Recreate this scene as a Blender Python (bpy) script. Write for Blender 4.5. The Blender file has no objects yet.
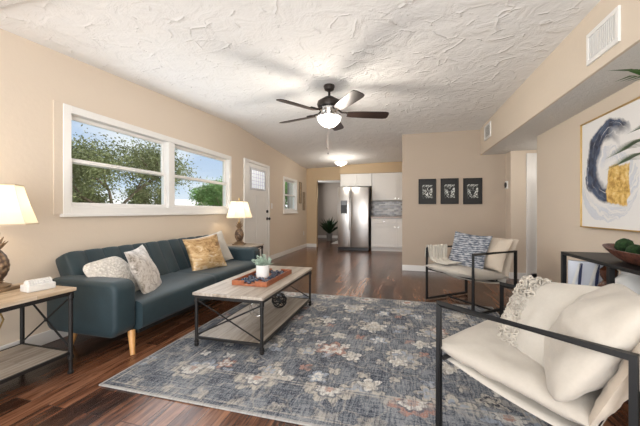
import bpy, bmesh, math, random
from mathutils import Vector, Matrix, noise as mnoise
random.seed(7)
PI = math.pi
SC = bpy.context.scene
COL = SC.collection

# ------------------------------------------------------------------ camera
YAW = math.atan(83 / 305)
cam_d = bpy.data.cameras.new('camera'); cam = bpy.data.objects.new('camera', cam_d); COL.objects.link(cam)
cam.location = (0, 0, 1.06); cam.rotation_euler = (PI / 2, 0, YAW)
cam_d.sensor_width = 36; cam_d.lens = 305 / 640 * 36; cam_d.shift_y = -2 / 640; cam_d.clip_start = 0.02; cam_d.clip_end = 300
SC.camera = cam

# ------------------------------------------------------------------ world
wd = bpy.data.worlds.new('sky'); SC.world = wd; wd.use_nodes = True
nt = wd.node_tree; N = nt.nodes; L = nt.links
bg = N['Background']
tc = N.new('ShaderNodeTexCoord'); sp = N.new('ShaderNodeSeparateXYZ'); L.new(tc.outputs['Generated'], sp.inputs[0])
rp = N.new('ShaderNodeValToRGB'); L.new(sp.outputs['Z'], rp.inputs[0])
rp.color_ramp.elements[0].position = 0.0; rp.color_ramp.elements[0].color = (.70, .82, .95, 1)
rp.color_ramp.elements[1].position = .5; rp.color_ramp.elements[1].color = (.14, .32, .70, 1)
mp = N.new('ShaderNodeMapping'); mp.inputs['Scale'].default_value = (1, 1, 3.2); L.new(tc.outputs['Generated'], mp.inputs[0])
nz = N.new('ShaderNodeTexNoise'); nz.inputs['Scale'].default_value = 2.6; nz.inputs['Detail'].default_value = 7; L.new(mp.outputs[0], nz.inputs[0])
cr = N.new('ShaderNodeValToRGB'); L.new(nz.outputs['Fac'], cr.inputs[0])
cr.color_ramp.elements[0].position = .42; cr.color_ramp.elements[1].position = .56
mx = N.new('ShaderNodeMixRGB'); L.new(cr.outputs[0], mx.inputs[0]); L.new(rp.outputs[0], mx.inputs[1]); mx.inputs[2].default_value = (.9, .93, .97, 1)
L.new(mx.outputs[0], bg.inputs[0]); bg.inputs[1].default_value = 0.9

# ------------------------------------------------------------------ exposure
SC.view_settings.view_transform = 'Standard'; SC.view_settings.look = 'None'
SC.view_settings.exposure = 0.26; SC.view_settings.gamma = 1; SC.view_settings.use_curve_mapping = False

# ------------------------------------------------------------------ lights
def light(name, kind, loc, energy, color=(1, 1, 1), rot=(0, 0, 0), size=1, size_y=None, radius=.1):
    d = bpy.data.lights.new(name, kind); d.energy = energy; d.color = color
    if kind == 'AREA':
        d.size = size
        if size_y: d.shape = 'RECTANGLE'; d.size_y = size_y
    elif kind == 'SUN': d.angle = math.radians(1)
    else: d.shadow_soft_size = radius
    o = bpy.data.objects.new(name, d); COL.objects.link(o); o.location = loc; o.rotation_euler = rot
    return o
sun = light('sun', 'SUN', (0, 0, 30), 4.5, (1, .95, .86))
sun.rotation_euler = Vector((-.75, -.25, -.9)).to_track_quat('-Z', 'Y').to_euler()
# added fill light behind the camera, tilted up to brighten room and ceiling
light('rear_fill', 'AREA', (-.5, -1.35, 1.15), 132, (1, .985, .97), (math.radians(112), 0, 0), 3.8, 1.9)
# daylight that enters by the left windows
light('daylight_window', 'AREA', (-2.70, 3.2, 1.5), 16, (.9, .95, 1), (0, -math.radians(90), 0), .85, 2.4)
# added fill near the ceiling, out of view behind the picture wall
light('kitchen_fill', 'AREA', (1.75, 6.25, 2.28), 48, (1, .97, .93), (0, -.5, 0), 1.0, .65)
light('hall_fill', 'POINT', (2.1, 4.85, 1.7), 3.5, (1, .94, .86), radius=.12)  # unseen light added to brighten the hall door
light('far_room_fill', 'AREA', (-3.1, 10.4, 1.5), 18, (1, .98, .95), (0, -PI / 2, 0), 1.2, 1.6)  # added fill for the far room, which has no source of its own

# ------------------------------------------------------------------ node helpers
class G:
    """small wrapper that writes node maths as expressions"""
    def __init__(s, name):
        s.m = bpy.data.materials.new(name); s.m.use_nodes = True
        s.t = s.m.node_tree; s.N = s.t.nodes; s.b = s.N['Principled BSDF']; s.out = s.N['Material Output']
        s.tc = None
    def n(s, typ, ins=None, **kw):
        x = s.N.new(typ)
        for k, v in kw.items(): setattr(x, k, v)
        for k, v in (ins or {}).items(): s.put(x.inputs[k], v)
        return x
    def put(s, sock, v):
        if isinstance(v, V): v = v.o
        if hasattr(v, 'is_output'): s.t.links.new(v, sock)
        else:
            if sock.type == 'RGBA' and len(v) == 3: v = (*v, 1)
            sock.default_value = v
    def obj(s):
        if not s.tc: s.tc = s.N.new('ShaderNodeTexCoord')
        return s.tc.outputs['Object']
    def map(s, scale=(1, 1, 1), loc=(0, 0, 0), rot=(0, 0, 0), src=None):
        return s.n('ShaderNodeMapping', {0: src or s.obj(), 'Scale': scale, 'Location': loc, 'Rotation': rot}).outputs[0]
    def noise(s, vec, scale, detail=4, rough=.5, dist=0, col=False):
        x = s.n('ShaderNodeTexNoise', {'Vector': vec, 'Scale': scale, 'Detail': detail, 'Roughness': rough, 'Distortion': dist})
        return x.outputs['Color'] if col else V(s, x.outputs['Fac'])
    def ramp(s, fac, stops, interp='LINEAR'):
        x = s.n('ShaderNodeValToRGB', {0: fac}); e = x.color_ramp.elements; x.color_ramp.interpolation = interp
        while len(e) < len(stops): e.new(.5)
        for i, (p, c) in enumerate(stops): e[i].position = p; e[i].color = (*c, 1) if len(c) == 3 else c
        return x.outputs[0]
    def mix(s, f, a, b, mode='MIX'):
        return s.n('ShaderNodeMixRGB', {0: f, 1: a, 2: b}, blend_type=mode).outputs[0]
    def bump(s, h, strength=.3, dist=.01):
        x = s.n('ShaderNodeBump', {'Height': h, 'Strength': strength, 'Distance': dist}); s.put(s.b.inputs['Normal'], x.outputs[0]); return x
    def set(s, **kw):
        for k, v in kw.items(): s.put(s.b.inputs[{'color': 'Base Color', 'rough': 'Roughness', 'metal': 'Metallic', 'sheen': 'Sheen Weight', 'spec': 'Specular IOR Level', 'coat': 'Coat Weight', 'emit': 'Emission Color', 'estr': 'Emission Strength', 'trans': 'Transmission Weight', 'sss': 'Subsurface Weight'}[k]], v)
        return s
    def sep(s, vec):
        x = s.n('ShaderNodeSeparateXYZ', {0: vec}); return [V(s, x.outputs[i]) for i in range(3)]
class V:
    def __init__(s, g, o): s.g = g; s.o = o
    def op(s, k, b=None, c=None, clamp=False):
        ins = {0: s}
        if b is not None: ins[1] = b
        if c is not None: ins[2] = c
        x = s.g.n('ShaderNodeMath', ins, operation=k, use_clamp=clamp); return V(s.g, x.outputs[0])
    def __add__(s, b): return s.op('ADD', b)
    def __sub__(s, b): return s.op('SUBTRACT', b)
    def __mul__(s, b): return s.op('MULTIPLY', b)
    def __truediv__(s, b): return s.op('DIVIDE', b)
    def __lt__(s, b): return s.op('LESS_THAN', b)
    def __gt__(s, b): return s.op('GREATER_THAN', b)

def plain(name, color, rough=.5, metal=0, var=.06, scale=8, bump=0, bscale=60, **kw):
    g = G(name); v = g.map()
    nn = g.noise(v, scale, 3)
    a = tuple(c * (1 - var) for c in color); b = tuple(min(1, c * (1 + var)) for c in color)
    g.set(color=g.ramp(nn, [(.3, a), (.7, b)]), rough=rough, metal=metal, **kw)
    if bump: g.bump(g.noise(v, bscale, 3), bump, .004)
    return g.m
def fabric(name, color, rough=.9, scale=260, var=.1, strength=.25, sheen=.2):
    g = G(name); v = g.map()
    a = g.n('ShaderNodeTexWave', {'Vector': v, 'Scale': scale, 'Distortion': 2}, wave_type='BANDS', bands_direction='X').outputs['Fac']
    b = g.n('ShaderNodeTexWave', {'Vector': v, 'Scale': scale, 'Distortion': 2}, wave_type='BANDS', bands_direction='Z').outputs['Fac']
    w = V(g, a) + V(g, b)
    n2 = g.noise(v, 5, 4) * .6 + g.noise(v, 90, 2) * .4
    g.set(color=g.ramp(n2, [(.3, tuple(c * (1 - var) for c in color)), (.7, tuple(min(1, c * (1 + var)) for c in color))]), rough=rough, sheen=sheen)
    g.bump(w + g.noise(v, 14, 4) * 4, strength, .0015)
    return g.m
M = {}
def wallpaint(name, col):
    g = G(name); v = g.map()
    g.set(color=g.ramp(g.noise(v, 1.3, 3), [(.3, tuple(c * .97 for c in col)), (.7, col)]), rough=.75, spec=.25)
    g.bump(g.noise(v, 28, 5, .6), .25, .006); return g.m
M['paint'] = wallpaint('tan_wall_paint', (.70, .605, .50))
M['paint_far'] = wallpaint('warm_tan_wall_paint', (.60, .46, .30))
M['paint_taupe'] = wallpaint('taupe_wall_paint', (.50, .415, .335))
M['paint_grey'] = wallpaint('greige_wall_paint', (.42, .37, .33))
M['white'] = plain('white_gloss_paint', (.82, .81, .79), .35, var=.01)
M['offwhite'] = plain('white_cabinet_paint', (.80, .79, .77), .4, var=.01)
M['black'] = plain('black_powder_coat', (.008, .0085, .0095), .45, var=.15, bump=.1, spec=.35)
M['ironblack'] = plain('black_iron', (.012, .011, .011), .5, .2, var=.2, bump=.2)
M['plastic_white'] = plain('white_plastic', (.8, .79, .77), .35, var=.01)
M['plastic_black'] = plain('black_plastic', (.02, .02, .022), .3, var=.05)
M['gold'] = plain('brushed_gold', (.62, .43, .18), .35, .9, var=.1)
M['chrome'] = plain('polished_nickel', (.72, .72, .72), .15, 1, var=.03)
M['bronze'] = plain('dark_bronze', (.035, .028, .025), .4, .6, var=.2)
M['oak'] = plain('amber_wood', (.50, .26, .09), .4, var=.25, scale=14)

# ceiling: skip trowel plaster with raised ridges
g = G('textured_ceiling_plaster'); v = g.map()
wv = g.n('ShaderNodeMixRGB', {0: .22, 1: v, 2: g.noise(v, 2.2, 3, col=True)}).outputs[0]
v1 = g.n('ShaderNodeTexVoronoi', {'Vector': wv, 'Scale': 5.5}, feature='DISTANCE_TO_EDGE').outputs['Distance']
ed = V(g, g.ramp(v1, [(0, (1, 1, 1)), (.03, (.3, .3, .3)), (.07, (0, 0, 0))]))
msk = V(g, g.ramp(g.noise(v, 6.5, 3), [(.52, (0, 0, 0)), (.58, (1, 1, 1))]))
sm_ = V(g, g.ramp(g.noise(g.map(loc=(4, 2, 0)), 4.5, 5, .6, .8), [(.40, (0, 0, 0)), (.62, (1, 1, 1))]))
hh = ed * msk * .8 + sm_ * .5 + g.noise(v, 30, 5) * .22
g.set(color=(.86, .855, .845), rough=.85, spec=.2); g.bump(hh, .42, .03); M['ceiling'] = g.m
g = G('popcorn_plaster'); v = g.map(); g.set(color=(.76, .74, .71), rough=.9, spec=.2)
g.bump(g.noise(v, 75, 4, .7) + g.noise(v, 25, 3) * .8, .8, .02); M['popcorn'] = g.m

# floor: dark hand scraped planks running along Y
g = G('dark_wood_planks'); v = g.obj(); x, y, z = g.sep(v)
vr = g.n('ShaderNodeCombineXYZ', {0: y, 1: x, 2: 0.0}).outputs[0]
bk = g.n('ShaderNodeTexBrick', {'Vector': vr, 'Color1': (0, 0, 0), 'Color2': (1, 1, 1), 'Mortar': (.5, .5, .5), 'Scale': 1.0, 'Mortar Size': .0016, 'Mortar Smooth': .3, 'Bias': 0.0, 'Brick Width': 1.22, 'Row Height': .125}, offset=.37)
rnd = V(g, bk.outputs['Color']); mort = V(g, bk.outputs['Fac'])
sh = g.n('ShaderNodeCombineXYZ', {0: x * 16, 1: y * 1.6, 2: rnd * 7.0}).outputs[0]
gr = g.noise(sh, 1.3, 7, .62, .9); sh2 = g.n('ShaderNodeCombineXYZ', {0: x * 60, 1: y * 3, 2: rnd * 3.0}).outputs[0]
gr2 = g.noise(sh2, 1.5, 5, .6)
tone = gr * .62 + gr2 * .18 + rnd * .22
colr = g.ramp(tone, [(.32, (.008, .0035, .002)), (.43, (.046, .018, .010)), (.54, (.13, .052, .026)), (.67, (.27, .125, .068))])
g.set(color=g.mix(mort, colr, (.008, .004, .003)), rough=gr2 * .16 + .14, spec=.55)
g.bump(gr * .7 + gr2 * .3 - mort * .8, .35, .004); M['floor'] = g.m

def plankwood(name, c0, c1, c2, along='Y', width=.12, rough=.45):
    g = G(name); x, y, z = g.sep(g.obj())
    a, b = (x, y) if along == 'Y' else (y, x)
    vr = g.n('ShaderNodeCombineXYZ', {0: b, 1: a, 2: 0.0}).outputs[0]
    bk = g.n('ShaderNodeTexBrick', {'Vector': vr, 'Color1': (0, 0, 0), 'Color2': (1, 1, 1), 'Mortar': (.5, .5, .5), 'Scale': 1.0, 'Mortar Size': .001, 'Brick Width': .6, 'Row Height': width}, offset=.4)
    r_ = V(g, bk.outputs['Color'])
    q = g.n('ShaderNodeCombineXYZ', {0: a * 30, 1: b * 2.2, 2: z * 20 + r_ * 5}).outputs[0]
    n_ = g.noise(q, 1.2, 6, .6, .6) * .8 + r_ * .2
    g.set(color=g.mix(V(g, bk.outputs['Fac']) * .6, g.ramp(n_, [(.3, c0), (.5, c1), (.68, c2)]), tuple(c * .5 for c in c0)), rough=rough)
    g.bump(n_, .15, .002); return g.m
M['greyoak'] = plankwood('weathered_grey_oak', (.20, .165, .13), (.36, .31, .26), (.50, .45, .40))
M['warmoak'] = plankwood('honey_grey_oak', (.30, .21, .13), (.46, .35, .24), (.56, .46, .36))
M['redwood'] = plankwood('reddish_tray_wood', (.16, .045, .018), (.30, .09, .035), (.42, .15, .06), 'Y', .3)
M['blade'] = plankwood('espresso_blade_wood', (.012, .008, .007), (.026, .016, .014), (.045, .03, .026), 'X', .5, .35)

# rug: distressed blue grey field with faded floral medallions
g = G('distressed_rug'); v = g.obj(); x, y, z = g.sep(v)
HX, HY = 1.3625, 1.145
wob = g.noise(v, 12, 5, .65) - .5; wob2 = g.noise(g.map(loc=(5, 3, 0)), 11, 4) - .5
xx = x + wob * .085; yy = y + wob2 * .085
streak = g.noise(g.n('ShaderNodeCombineXYZ', {0: x * 6, 1: y * 95, 2: 0.0}).outputs[0], 1, 4, .7)
streak2 = g.noise(g.n('ShaderNodeCombineXYZ', {0: x * 75, 1: y * 9, 2: 3.0}).outputs[0], 1, 4, .75)
base = g.ramp(streak * .36 + streak2 * .40 + g.noise(v, 3, 4) * .24, [(.40, (.018, .023, .036)), (.475, (.075, .088, .115)), (.55, (.22, .235, .255))])
def flowers(cell, ox, oy, petals, r0, amp, off=.5):
    """mask of petalled rosettes on a staggered lattice"""
    fy = (yy + oy) / cell; row = fy.op('FLOOR'); par = row.op('MODULO', 2.0).op('ABSOLUTE')
    fx = (xx + ox) / cell + par * off
    lx = (fx.op('FRACT') - .5) * cell; ly = (fy.op('FRACT') - .5) * cell
    r = (lx * lx + ly * ly).op('SQRT'); th = ly.op('ARCTAN2', lx)
    R = (th * petals).op('SINE').op('ABSOLUTE') * amp + r0
    idn = g.n('ShaderNodeTexWhiteNoise', {'Vector': g.n('ShaderNodeCombineXYZ', {0: fx.op('FLOOR'), 1: row, 2: petals}).outputs[0]})
    return r, R, V(g, idn.outputs['Value'])
def sm(a, w=.006): return (a / w + .5).op('MAXIMUM', 0.0).op('MINIMUM', 1.0)
wear = V(g, g.ramp(g.noise(v, 16, 5, .7), [(.38, (.2, .2, .2)), (.50, (1, 1, 1))])) * V(g, g.ramp(streak2, [(.40, (.5, .5, .5)), (.50, (1, 1, 1))]))
col = base
border = (x.op('ABSOLUTE') * -1.0 + (HX - .34)).op('MINIMUM', y.op('ABSOLUTE') * -1.0 + (HY - .34))   # >0 inside the field
inb = sm(border)
sand, cream, rust, blue, dark = (.46, .425, .37), (.64, .62, .58), (.36, .20, .16), (.30, .34, .40), (.03, .035, .05)
for (cell, ox, oy, pet, r0, amp, key) in ((.52, .10, .05, 3, .075, .06, 0), (.195, .02, .13, 2, .018, .030, 1), (.33, .27, .22, 2.5, .036, .04, 2)):
    r, R, idn = flowers(cell, ox, oy, pet, r0, amp)
    outer = sm(R - r); ring = sm(R * .66 - r); core = sm(R * .3 - r)
    c1 = g.ramp(idn, [(.0, sand), (.3, cream), (.55, blue), (.72, sand), (.86, rust)], 'CONSTANT')
    c2 = g.ramp(idn, [(.0, blue), (.3, sand), (.55, cream), (.72, dark), (.86, cream)], 'CONSTANT')
    amt = inb * wear * (1.0 if key != 1 else .9)
    col = g.mix(outer * amt, col, c1)
    edge_ = sm(R + .012 - r) - outer
    col = g.mix(edge_ * inb * wear * .55, col, dark)
    if key != 1:
        col = g.mix(ring * amt, col, c2); col = g.mix(core * amt, col, c1)
# branching vines between the rosettes
vn = V(g, g.n('ShaderNodeTexVoronoi', {'Vector': g.n('ShaderNodeCombineXYZ', {0: xx, 1: yy, 2: 0.0}).outputs[0], 'Scale': 5.2}, feature='DISTANCE_TO_EDGE').outputs['Distance'])
vine = sm(vn * -1.0 + .03, .02) * wear
col = g.mix(vine * .38, col, sand)
# wide border with large rosettes alternating rust and sand
ob = (V(g, inb.o) * -1.0 + 1.0)
r, R, idn = flowers(.47, .235, .12, 4, .10, .04, 0)
amt = ob * wear * .95
cc = g.ramp(idn, [(0, sand), (.42, rust), (.62, sand), (.8, blue)], 'CONSTANT')
col = g.mix(sm(R - r) * amt, col, cc); col = g.mix(sm(R * .7 - r) * amt, col, (.10, .11, .14)); col = g.mix(sm(R * .55 - r) * amt, col, cream); col = g.mix(sm(R * .25 - r) * amt, col, rust)
r, R, idn = flowers(.235, .0, .0, 2, .018, .035, .5)
col = g.mix(sm(R - r) * amt * .6, col, sand)
for d0 in (.34, .315, .05):
    e = (border - (.34 - d0 - .0)).op('ABSOLUTE') if False else (border + (.34 - d0)).op('ABSOLUTE')
    col = g.mix(sm(e * -1.0 + .006, .004) * wear * .6, col, sand)
rim = (x.op('ABSOLUTE') * -1.0 + HX).op('MINIMUM', y.op('ABSOLUTE') * -1.0 + HY)
col = g.mix(sm(rim * -1.0 + .016, .004), col, (.36, .35, .33))
col = g.mix((streak2 * -1.0 + .53).op('MAXIMUM', 0.0) * 2.0, col, (.05, .06, .08))
col = g.mix(V(g, g.ramp(g.noise(v, 120, 2), [(.5, (0, 0, 0)), (.62, (1, 1, 1))])) * .35, col, (.40, .40, .40))
g.set(color=col, rough=.95, spec=.1); g.bump(streak + g.noise(v, 300, 2), .35, .003); M['rug'] = g.m

# fabrics
g = G('teal_charcoal_upholstery'); v = g.map()
g.set(color=g.ramp(g.noise(v, 420, 2) * .6 + g.noise(v, 6, 3) * .4, [(.35, (.009, .020, .026)), (.65, (.019, .041, .051))]), rough=.55, sheen=.08, spec=.4)
g.bump(g.noise(v, 420, 2), .25, .0015); M['sofa'] = g.m
M['linen'] = fabric('cream_linen', (.455, .415, .36), var=.05)
M['linen2'] = fabric('oat_linen', (.56, .48, .39), var=.06)
M['canvas'] = fabric('pale_cream_canvas', (.50, .465, .41), var=.05)
M['throw'] = fabric('grey_cream_throw', (.52, .49, .43), var=.14)
g = G('woven_white_texture'); v = g.map()
vo = g.n('ShaderNodeTexVoronoi', {'Vector': v, 'Scale': 55}).outputs['Distance']
g.set(color=g.ramp(vo, [(.1, (.74, .71, .66)), (.65, (.50, .47, .43))]), rough=.95); g.bump(V(g, vo) * -1.0, .9, .008); M['woven'] = g.m
g = G('silver_beige_velvet'); v = g.map()
nv = g.noise(v, 16, 6, .7, 1.2)
g.set(color=g.ramp(nv, [(.36, (.17, .145, .12)), (.48, (.46, .41, .36)), (.58, (.62, .58, .54)), (.68, (.30, .25, .20))]), rough=.5, sheen=.5, metal=.15)
g.bump(nv, .4, .004); M['silver'] = g.m
g = G('gold_foil_fabric'); v = g.map(); nv = g.noise(g.map((1, 1, 2.2)), 7, 7, .68, 2.0)
x, y, z = g.sep(v)
g.set(color=g.ramp(nv + z * -.35, [(.34, (.22, .12, .05)), (.45, (.46, .29, .13)), (.56, (.58, .41, .22)), (.66, (.70, .62, .50))]), rough=g.ramp(nv, [(.4, (.3, .3, .3)), (.7, (.7, .7, .7))]), metal=.35)
g.bump(nv, .5, .006); M['goldcloth'] = g.m
g = G('blue_grey_broken_stripe'); v = g.map((1, 1, 1)); x, y, z = g.sep(v)
q = g.n('ShaderNodeCombineXYZ', {0: x * 22, 1: 0.0, 2: z * 75}).outputs[0]; na = g.noise(q, 1, 3, .6)
rows = (z * 260).op('SINE') * .07
g.set(color=g.ramp(na + rows, [(.40, (.07, .085, .115)), (.50, (.19, .21, .245)), (.60, (.42, .43, .455))]), rough=.9); g.bump(na, .3, .003); M['bluepillow'] = g.m
M['chunky'] = plain('ivory_wool_loops', (.50, .46, .40), .95, var=.25, bump=.4, bscale=200)

# metals and kitchen
g = G('brushed_steel'); v = g.map((40, 40, .6)); nb = g.noise(v, 4, 4)
g.set(color=(.60, .58, .56), metal=1.0, rough=nb * .12 + .27); g.bump(nb, .05, .002); M['steel'] = g.m
M['steel_dark'] = plain('dark_fridge_side', (.03, .03, .032), .45, var=.1)
g = G('mosaic_tile'); v = g.obj(); x, y, z = g.sep(v)
vr = g.n('ShaderNodeCombineXYZ', {0: x, 1: z, 2: 0.0}).outputs[0]
bk = g.n('ShaderNodeTexBrick', {'Vector': vr, 'Color1': (0, 0, 0), 'Color2': (1, 1, 1), 'Mortar': (.3, .3, .3), 'Scale': 1.0, 'Mortar Size': .002, 'Brick Width': .12, 'Row Height': .034})
cm = g.ramp(bk.outputs['Color'], [(0, (.05, .035, .03)), (.25, (.30, .27, .25)), (.45, (.12, .085, .065)), (.6, (.50, .47, .44)), (.8, (.20, .18, .18))], 'CONSTANT')
g.set(color=g.mix(bk.outputs['Fac'], cm, (.16, .14, .13)), rough=.2); M['mosaic'] = g.m
g = G('brown_granite'); v = g.obj(); g.set(color=g.ramp(g.noise(v, 60, 5, .8), [(.35, (.10, .06, .045)), (.5, (.33, .23, .18)), (.65, (.5, .4, .33))]), rough=.18); M['granite'] = g.m
# glass
g = G('window_glass')
tr = g.n('ShaderNodeBsdfTransparent', {0: (.97, .985, .98)}); gl = g.n('ShaderNodeBsdfGlossy', {'Roughness': .03}); fr = g.n('ShaderNodeLayerWeight', {0: .5})
ms = g.n('ShaderNodeMixShader', {0: V(g, fr.outputs['Facing']).op('POWER', 5.0) * .6 + .02, 1: tr.outputs[0], 2: gl.outputs[0]}); g.t.links.new(ms.outputs[0], g.out.inputs[0]); M['glass'] = g.m
# lamp shades, bulbs and the glowing door pane
def shade_mat(name, col, e):
    g = G(name); v = g.map(); g.set(color=g.ramp(g.noise(v, 90, 2), [(.3, tuple(c * .94 for c in col)), (.7, col)]), rough=.9, emit=col, estr=e)
    tl = g.n('ShaderNodeBsdfTranslucent', {0: (*col, 1)}); ms = g.n('ShaderNodeMixShader', {0: .45}); g.t.links.new(g.b.outputs[0], ms.inputs[1]); g.t.links.new(tl.outputs[0], ms.inputs[2]); g.t.links.new(ms.outputs[0], g.out.inputs[0]); return g.m
M['shade'] = shade_mat('lit_linen_shade', (.82, .76, .64), .06)
M['trim_shade'] = plain('cream_shade_binding', (.60, .50, .36), .8, var=.04)
g = G('frosted_glass_lit'); g.set(color=(.95, .92, .87), rough=.4, emit=(1, .95, .87), estr=2.2); M['bowl'] = g.m
g = G('door_lite_glow'); v = g.obj(); g.set(color=(.75, .8, .86), rough=.25, emit=(.80, .87, 1), estr=.35); M['lite_glow'] = g.m  # opaque door pane emits by itself in place of daylight behind it
# organics
g = G('pineapple_bronze'); v = g.obj(); vo = g.n('ShaderNodeTexVoronoi', {'Vector': v, 'Scale': 32}).outputs['Distance']
g.set(color=g.ramp(vo, [(.15, (.34, .23, .14)), (.6, (.08, .05, .035))]), rough=.45, metal=.35); g.bump(V(g, vo) * -1.0, .7, .01); M['pineapple'] = g.m
M['leafbronze'] = plain('antique_bronze_leaf', (.22, .15, .09), .45, .4, var=.3)
M['moss'] = plain('green_moss', (.012, .038, .008), .95, var=.5, scale=40, bump=1, bscale=120)
M['bowlwood'] = plain('carved_red_brown_wood', (.12, .045, .03), .45, var=.55, scale=45, bump=.6, bscale=60)
M['palm'] = plain('glossy_palm_green', (.035, .12, .015), .4, var=.3, scale=12)
M['sage'] = plain('dusty_sage_leaf', (.36, .46, .38), .8, var=.25, scale=30)
M['darkleaf'] = plain('dark_green_leaf', (.012, .035, .012), .4, var=.3)
M['stone'] = plain('blue_black_stone', (.035, .045, .075), .12, var=.5, scale=15)
M['potgrey'] = plain('grey_pot', (.22, .21, .20), .6)
M['ceramic'] = plain('white_ceramic', (.80, .80, .78), .35, var=.02)
M['marble'] = plain('white_marble', (.60, .59, .57), .35, var=.08, scale=25)
M['trunk'] = plain('tree_bark', (.20, .15, .11), .9, var=.3, bump=.5)
M['foliage_dark'] = plain('dark_olive_leaves', (.20, .22, .10), .8, var=.45, scale=.9)
M['foliage_light'] = plain('bright_green_leaves', (.17, .30, .09), .8, var=.4, scale=.9)
M['roofwhite'] = plain('pale_roof_shingle', (.72, .70, .68), .8, var=.05)
M['housewall'] = plain('pale_stucco', (.66, .62, .56), .8, var=.05)
M['yard'] = plain('pale_dry_grass', (.34, .36, .22), .9, var=.2, scale=.5)
M['mirror'] = plain('mirrored_silver', (.70, .74, .82), .3, .6, var=.05)
M['navy'] = plain('navy_enamel', (.02, .03, .09), .3)
M['amber'] = plain('brown_ceramic', (.09, .035, .02), .15, var=.4)
M['matblack'] = plain('black_mat_board', (.012, .012, .012), .6)

# ------------------------------------------------------------------ mesh helpers
class MB:
    def __init__(s): s.bm = bmesh.new(); s.mi = 0
    def _mark(s, n0):
        s.bm.faces.ensure_lookup_table()
        for f in s.bm.faces[n0:]: f.material_index = s.mi
    def box(s, x0, x1, y0, y1, z0, z1, bev=0, seg=2, mat=None):
        b = bmesh.new()
        bmesh.ops.create_cube(b, size=1)
        sx, sy, sz = abs(x1 - x0), abs(y1 - y0), abs(z1 - z0)
        for v in b.verts: v.co = Vector((v.co.x * sx + (x0 + x1) / 2, v.co.y * sy + (y0 + y1) / 2, v.co.z * sz + (z0 + z1) / 2))
        if bev: bmesh.ops.bevel(b, geom=b.edges[:], offset=min(bev, .49 * min(sx, sy, sz)), segments=seg, affect='EDGES', profile=.5)
        return s.join(b, mat)
    def join(s, b, mat=None):
        n0 = len(s.bm.faces); mp = {}
        for v in b.verts: mp[v] = s.bm.verts.new(mat @ v.co if mat else v.co)
        for f in b.faces:
            try: nf = s.bm.faces.new([mp[v] for v in f.verts])
            except ValueError: continue
            nf.material_index = s.mi
        b.free(); return s
    def tube(s, pts, r, n=8, caps=True, square=False, closed=False):
        pts = [Vector(p) for p in pts]; rings = []
        m = len(pts)
        rs = r if isinstance(r, (list, tuple)) else [r] * m
        nrm = None
        for i, p in enumerate(pts):
            if closed: a = (pts[i] - pts[i - 1]).normalized(); b = (pts[(i + 1) % m] - pts[i]).normalized()
            else:
                a = (pts[i] - pts[i - 1]).normalized() if i else (pts[1] - pts[0]).normalized()
                b = (pts[i + 1] - pts[i]).normalized() if i < m - 1 else a
            t = (a + b); t = t.normalized() if t.length > 1e-6 else b
            if nrm is None:
                up = Vector((0, 0, 1)) if abs(t.z) < .9 else Vector((1, 0, 0)); nrm = (up - t * up.dot(t)).normalized()
            else:
                nrm = (nrm - t * nrm.dot(t)); nrm = nrm.normalized() if nrm.length > 1e-6 else t.orthogonal().normalized()
            bn = t.cross(nrm); k = 1 / max(.5, math.cos(a.angle(b) / 2) if a.length and b.length else 1)
            ring = []
            for j in range(n):
                an = 2 * PI * j / n + (PI / 4 if square else 0); rr = rs[i] * (1.2 if square else 1)
                ring.append(s.bm.verts.new(p + (nrm * math.cos(an) + bn * math.sin(an)) * rr * (k if square else 1)))
            rings.append(ring)
        rng = range(m if closed else m - 1)
        for i in rng:
            A, B = rings[i], rings[(i + 1) % m]
            for j in range(n):
                f = s.bm.faces.new((A[j], A[(j + 1) % n], B[(j + 1) % n], B[j])); f.material_index = s.mi
        if caps and not closed:
            f = s.bm.faces.new(rings[0][::-1]); f.material_index = s.mi
            f = s.bm.faces.new(rings[-1]); f.material_index = s.mi
        return s
    def bar(s, p0, p1, r): return s.tube([p0, p1], r, 4, square=True)
    def lathe(s, prof, n=24, c=(0, 0, 0), mat=None, sx=1, sy=1, close=True):
        c = Vector(c); rings = []
        for (r, z) in prof:
            rings.append([s.bm.verts.new((mat or Matrix.Identity(4)) @ (c + Vector((r * math.cos(2 * PI * j / n) * sx, r * math.sin(2 * PI * j / n) * sy, z)))) for j in range(n)])
        for A, B in zip(rings, rings[1:]):
            for j in range(n):
                f = s.bm.faces.new((A[j], A[(j + 1) % n], B[(j + 1) % n], B[j])); f.material_index = s.mi
        if close:
            for rg, rev in ((rings[0], 1), (rings[-1], 0)):
                try: f = s.bm.faces.new(rg[::-1] if rev else rg); f.material_index = s.mi
                except ValueError: pass
        return s
    def grid(s, nu, nv, fn, closed_u=False):
        rows = [[s.bm.verts.new(fn(i / (nu - (0 if closed_u else 1)), j / (nv - 1))) for i in range(nu)] for j in range(nv)]
        for j in range(nv - 1):
            for i in range(nu if closed_u else nu - 1):
                f = s.bm.faces.new((rows[j][i], rows[j][(i + 1) % nu], rows[j + 1][(i + 1) % nu], rows[j + 1][i])); f.material_index = s.mi
        return rows
    def quad(s, *p):
        f = s.bm.faces.new([s.bm.verts.new(Vector(q)) for q in p]); f.material_index = s.mi; return s
    def ball(s, c, r, sub=2, sc=(1, 1, 1), mat=None):
        b = bmesh.new(); bmesh.ops.create_icosphere(b, subdivisions=sub, radius=r)
        for v in b.verts: v.co = Vector((v.co.x * sc[0], v.co.y * sc[1], v.co.z * sc[2])) + Vector(c)
        return s.join(b, mat)
    def torus(s, c, R, r, n=20, m=6, mat=None, normal=(0, 0, 1)):
        q = Vector(normal).to_track_quat('Z', 'Y').to_matrix().to_4x4(); q.translation = Vector(c)
        pts = [q @ Vector((R * math.cos(2 * PI * i / n), R * math.sin(2 * PI * i / n), 0)) for i in range(n)]
        return s.tube(pts, r, m, closed=True)
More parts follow.
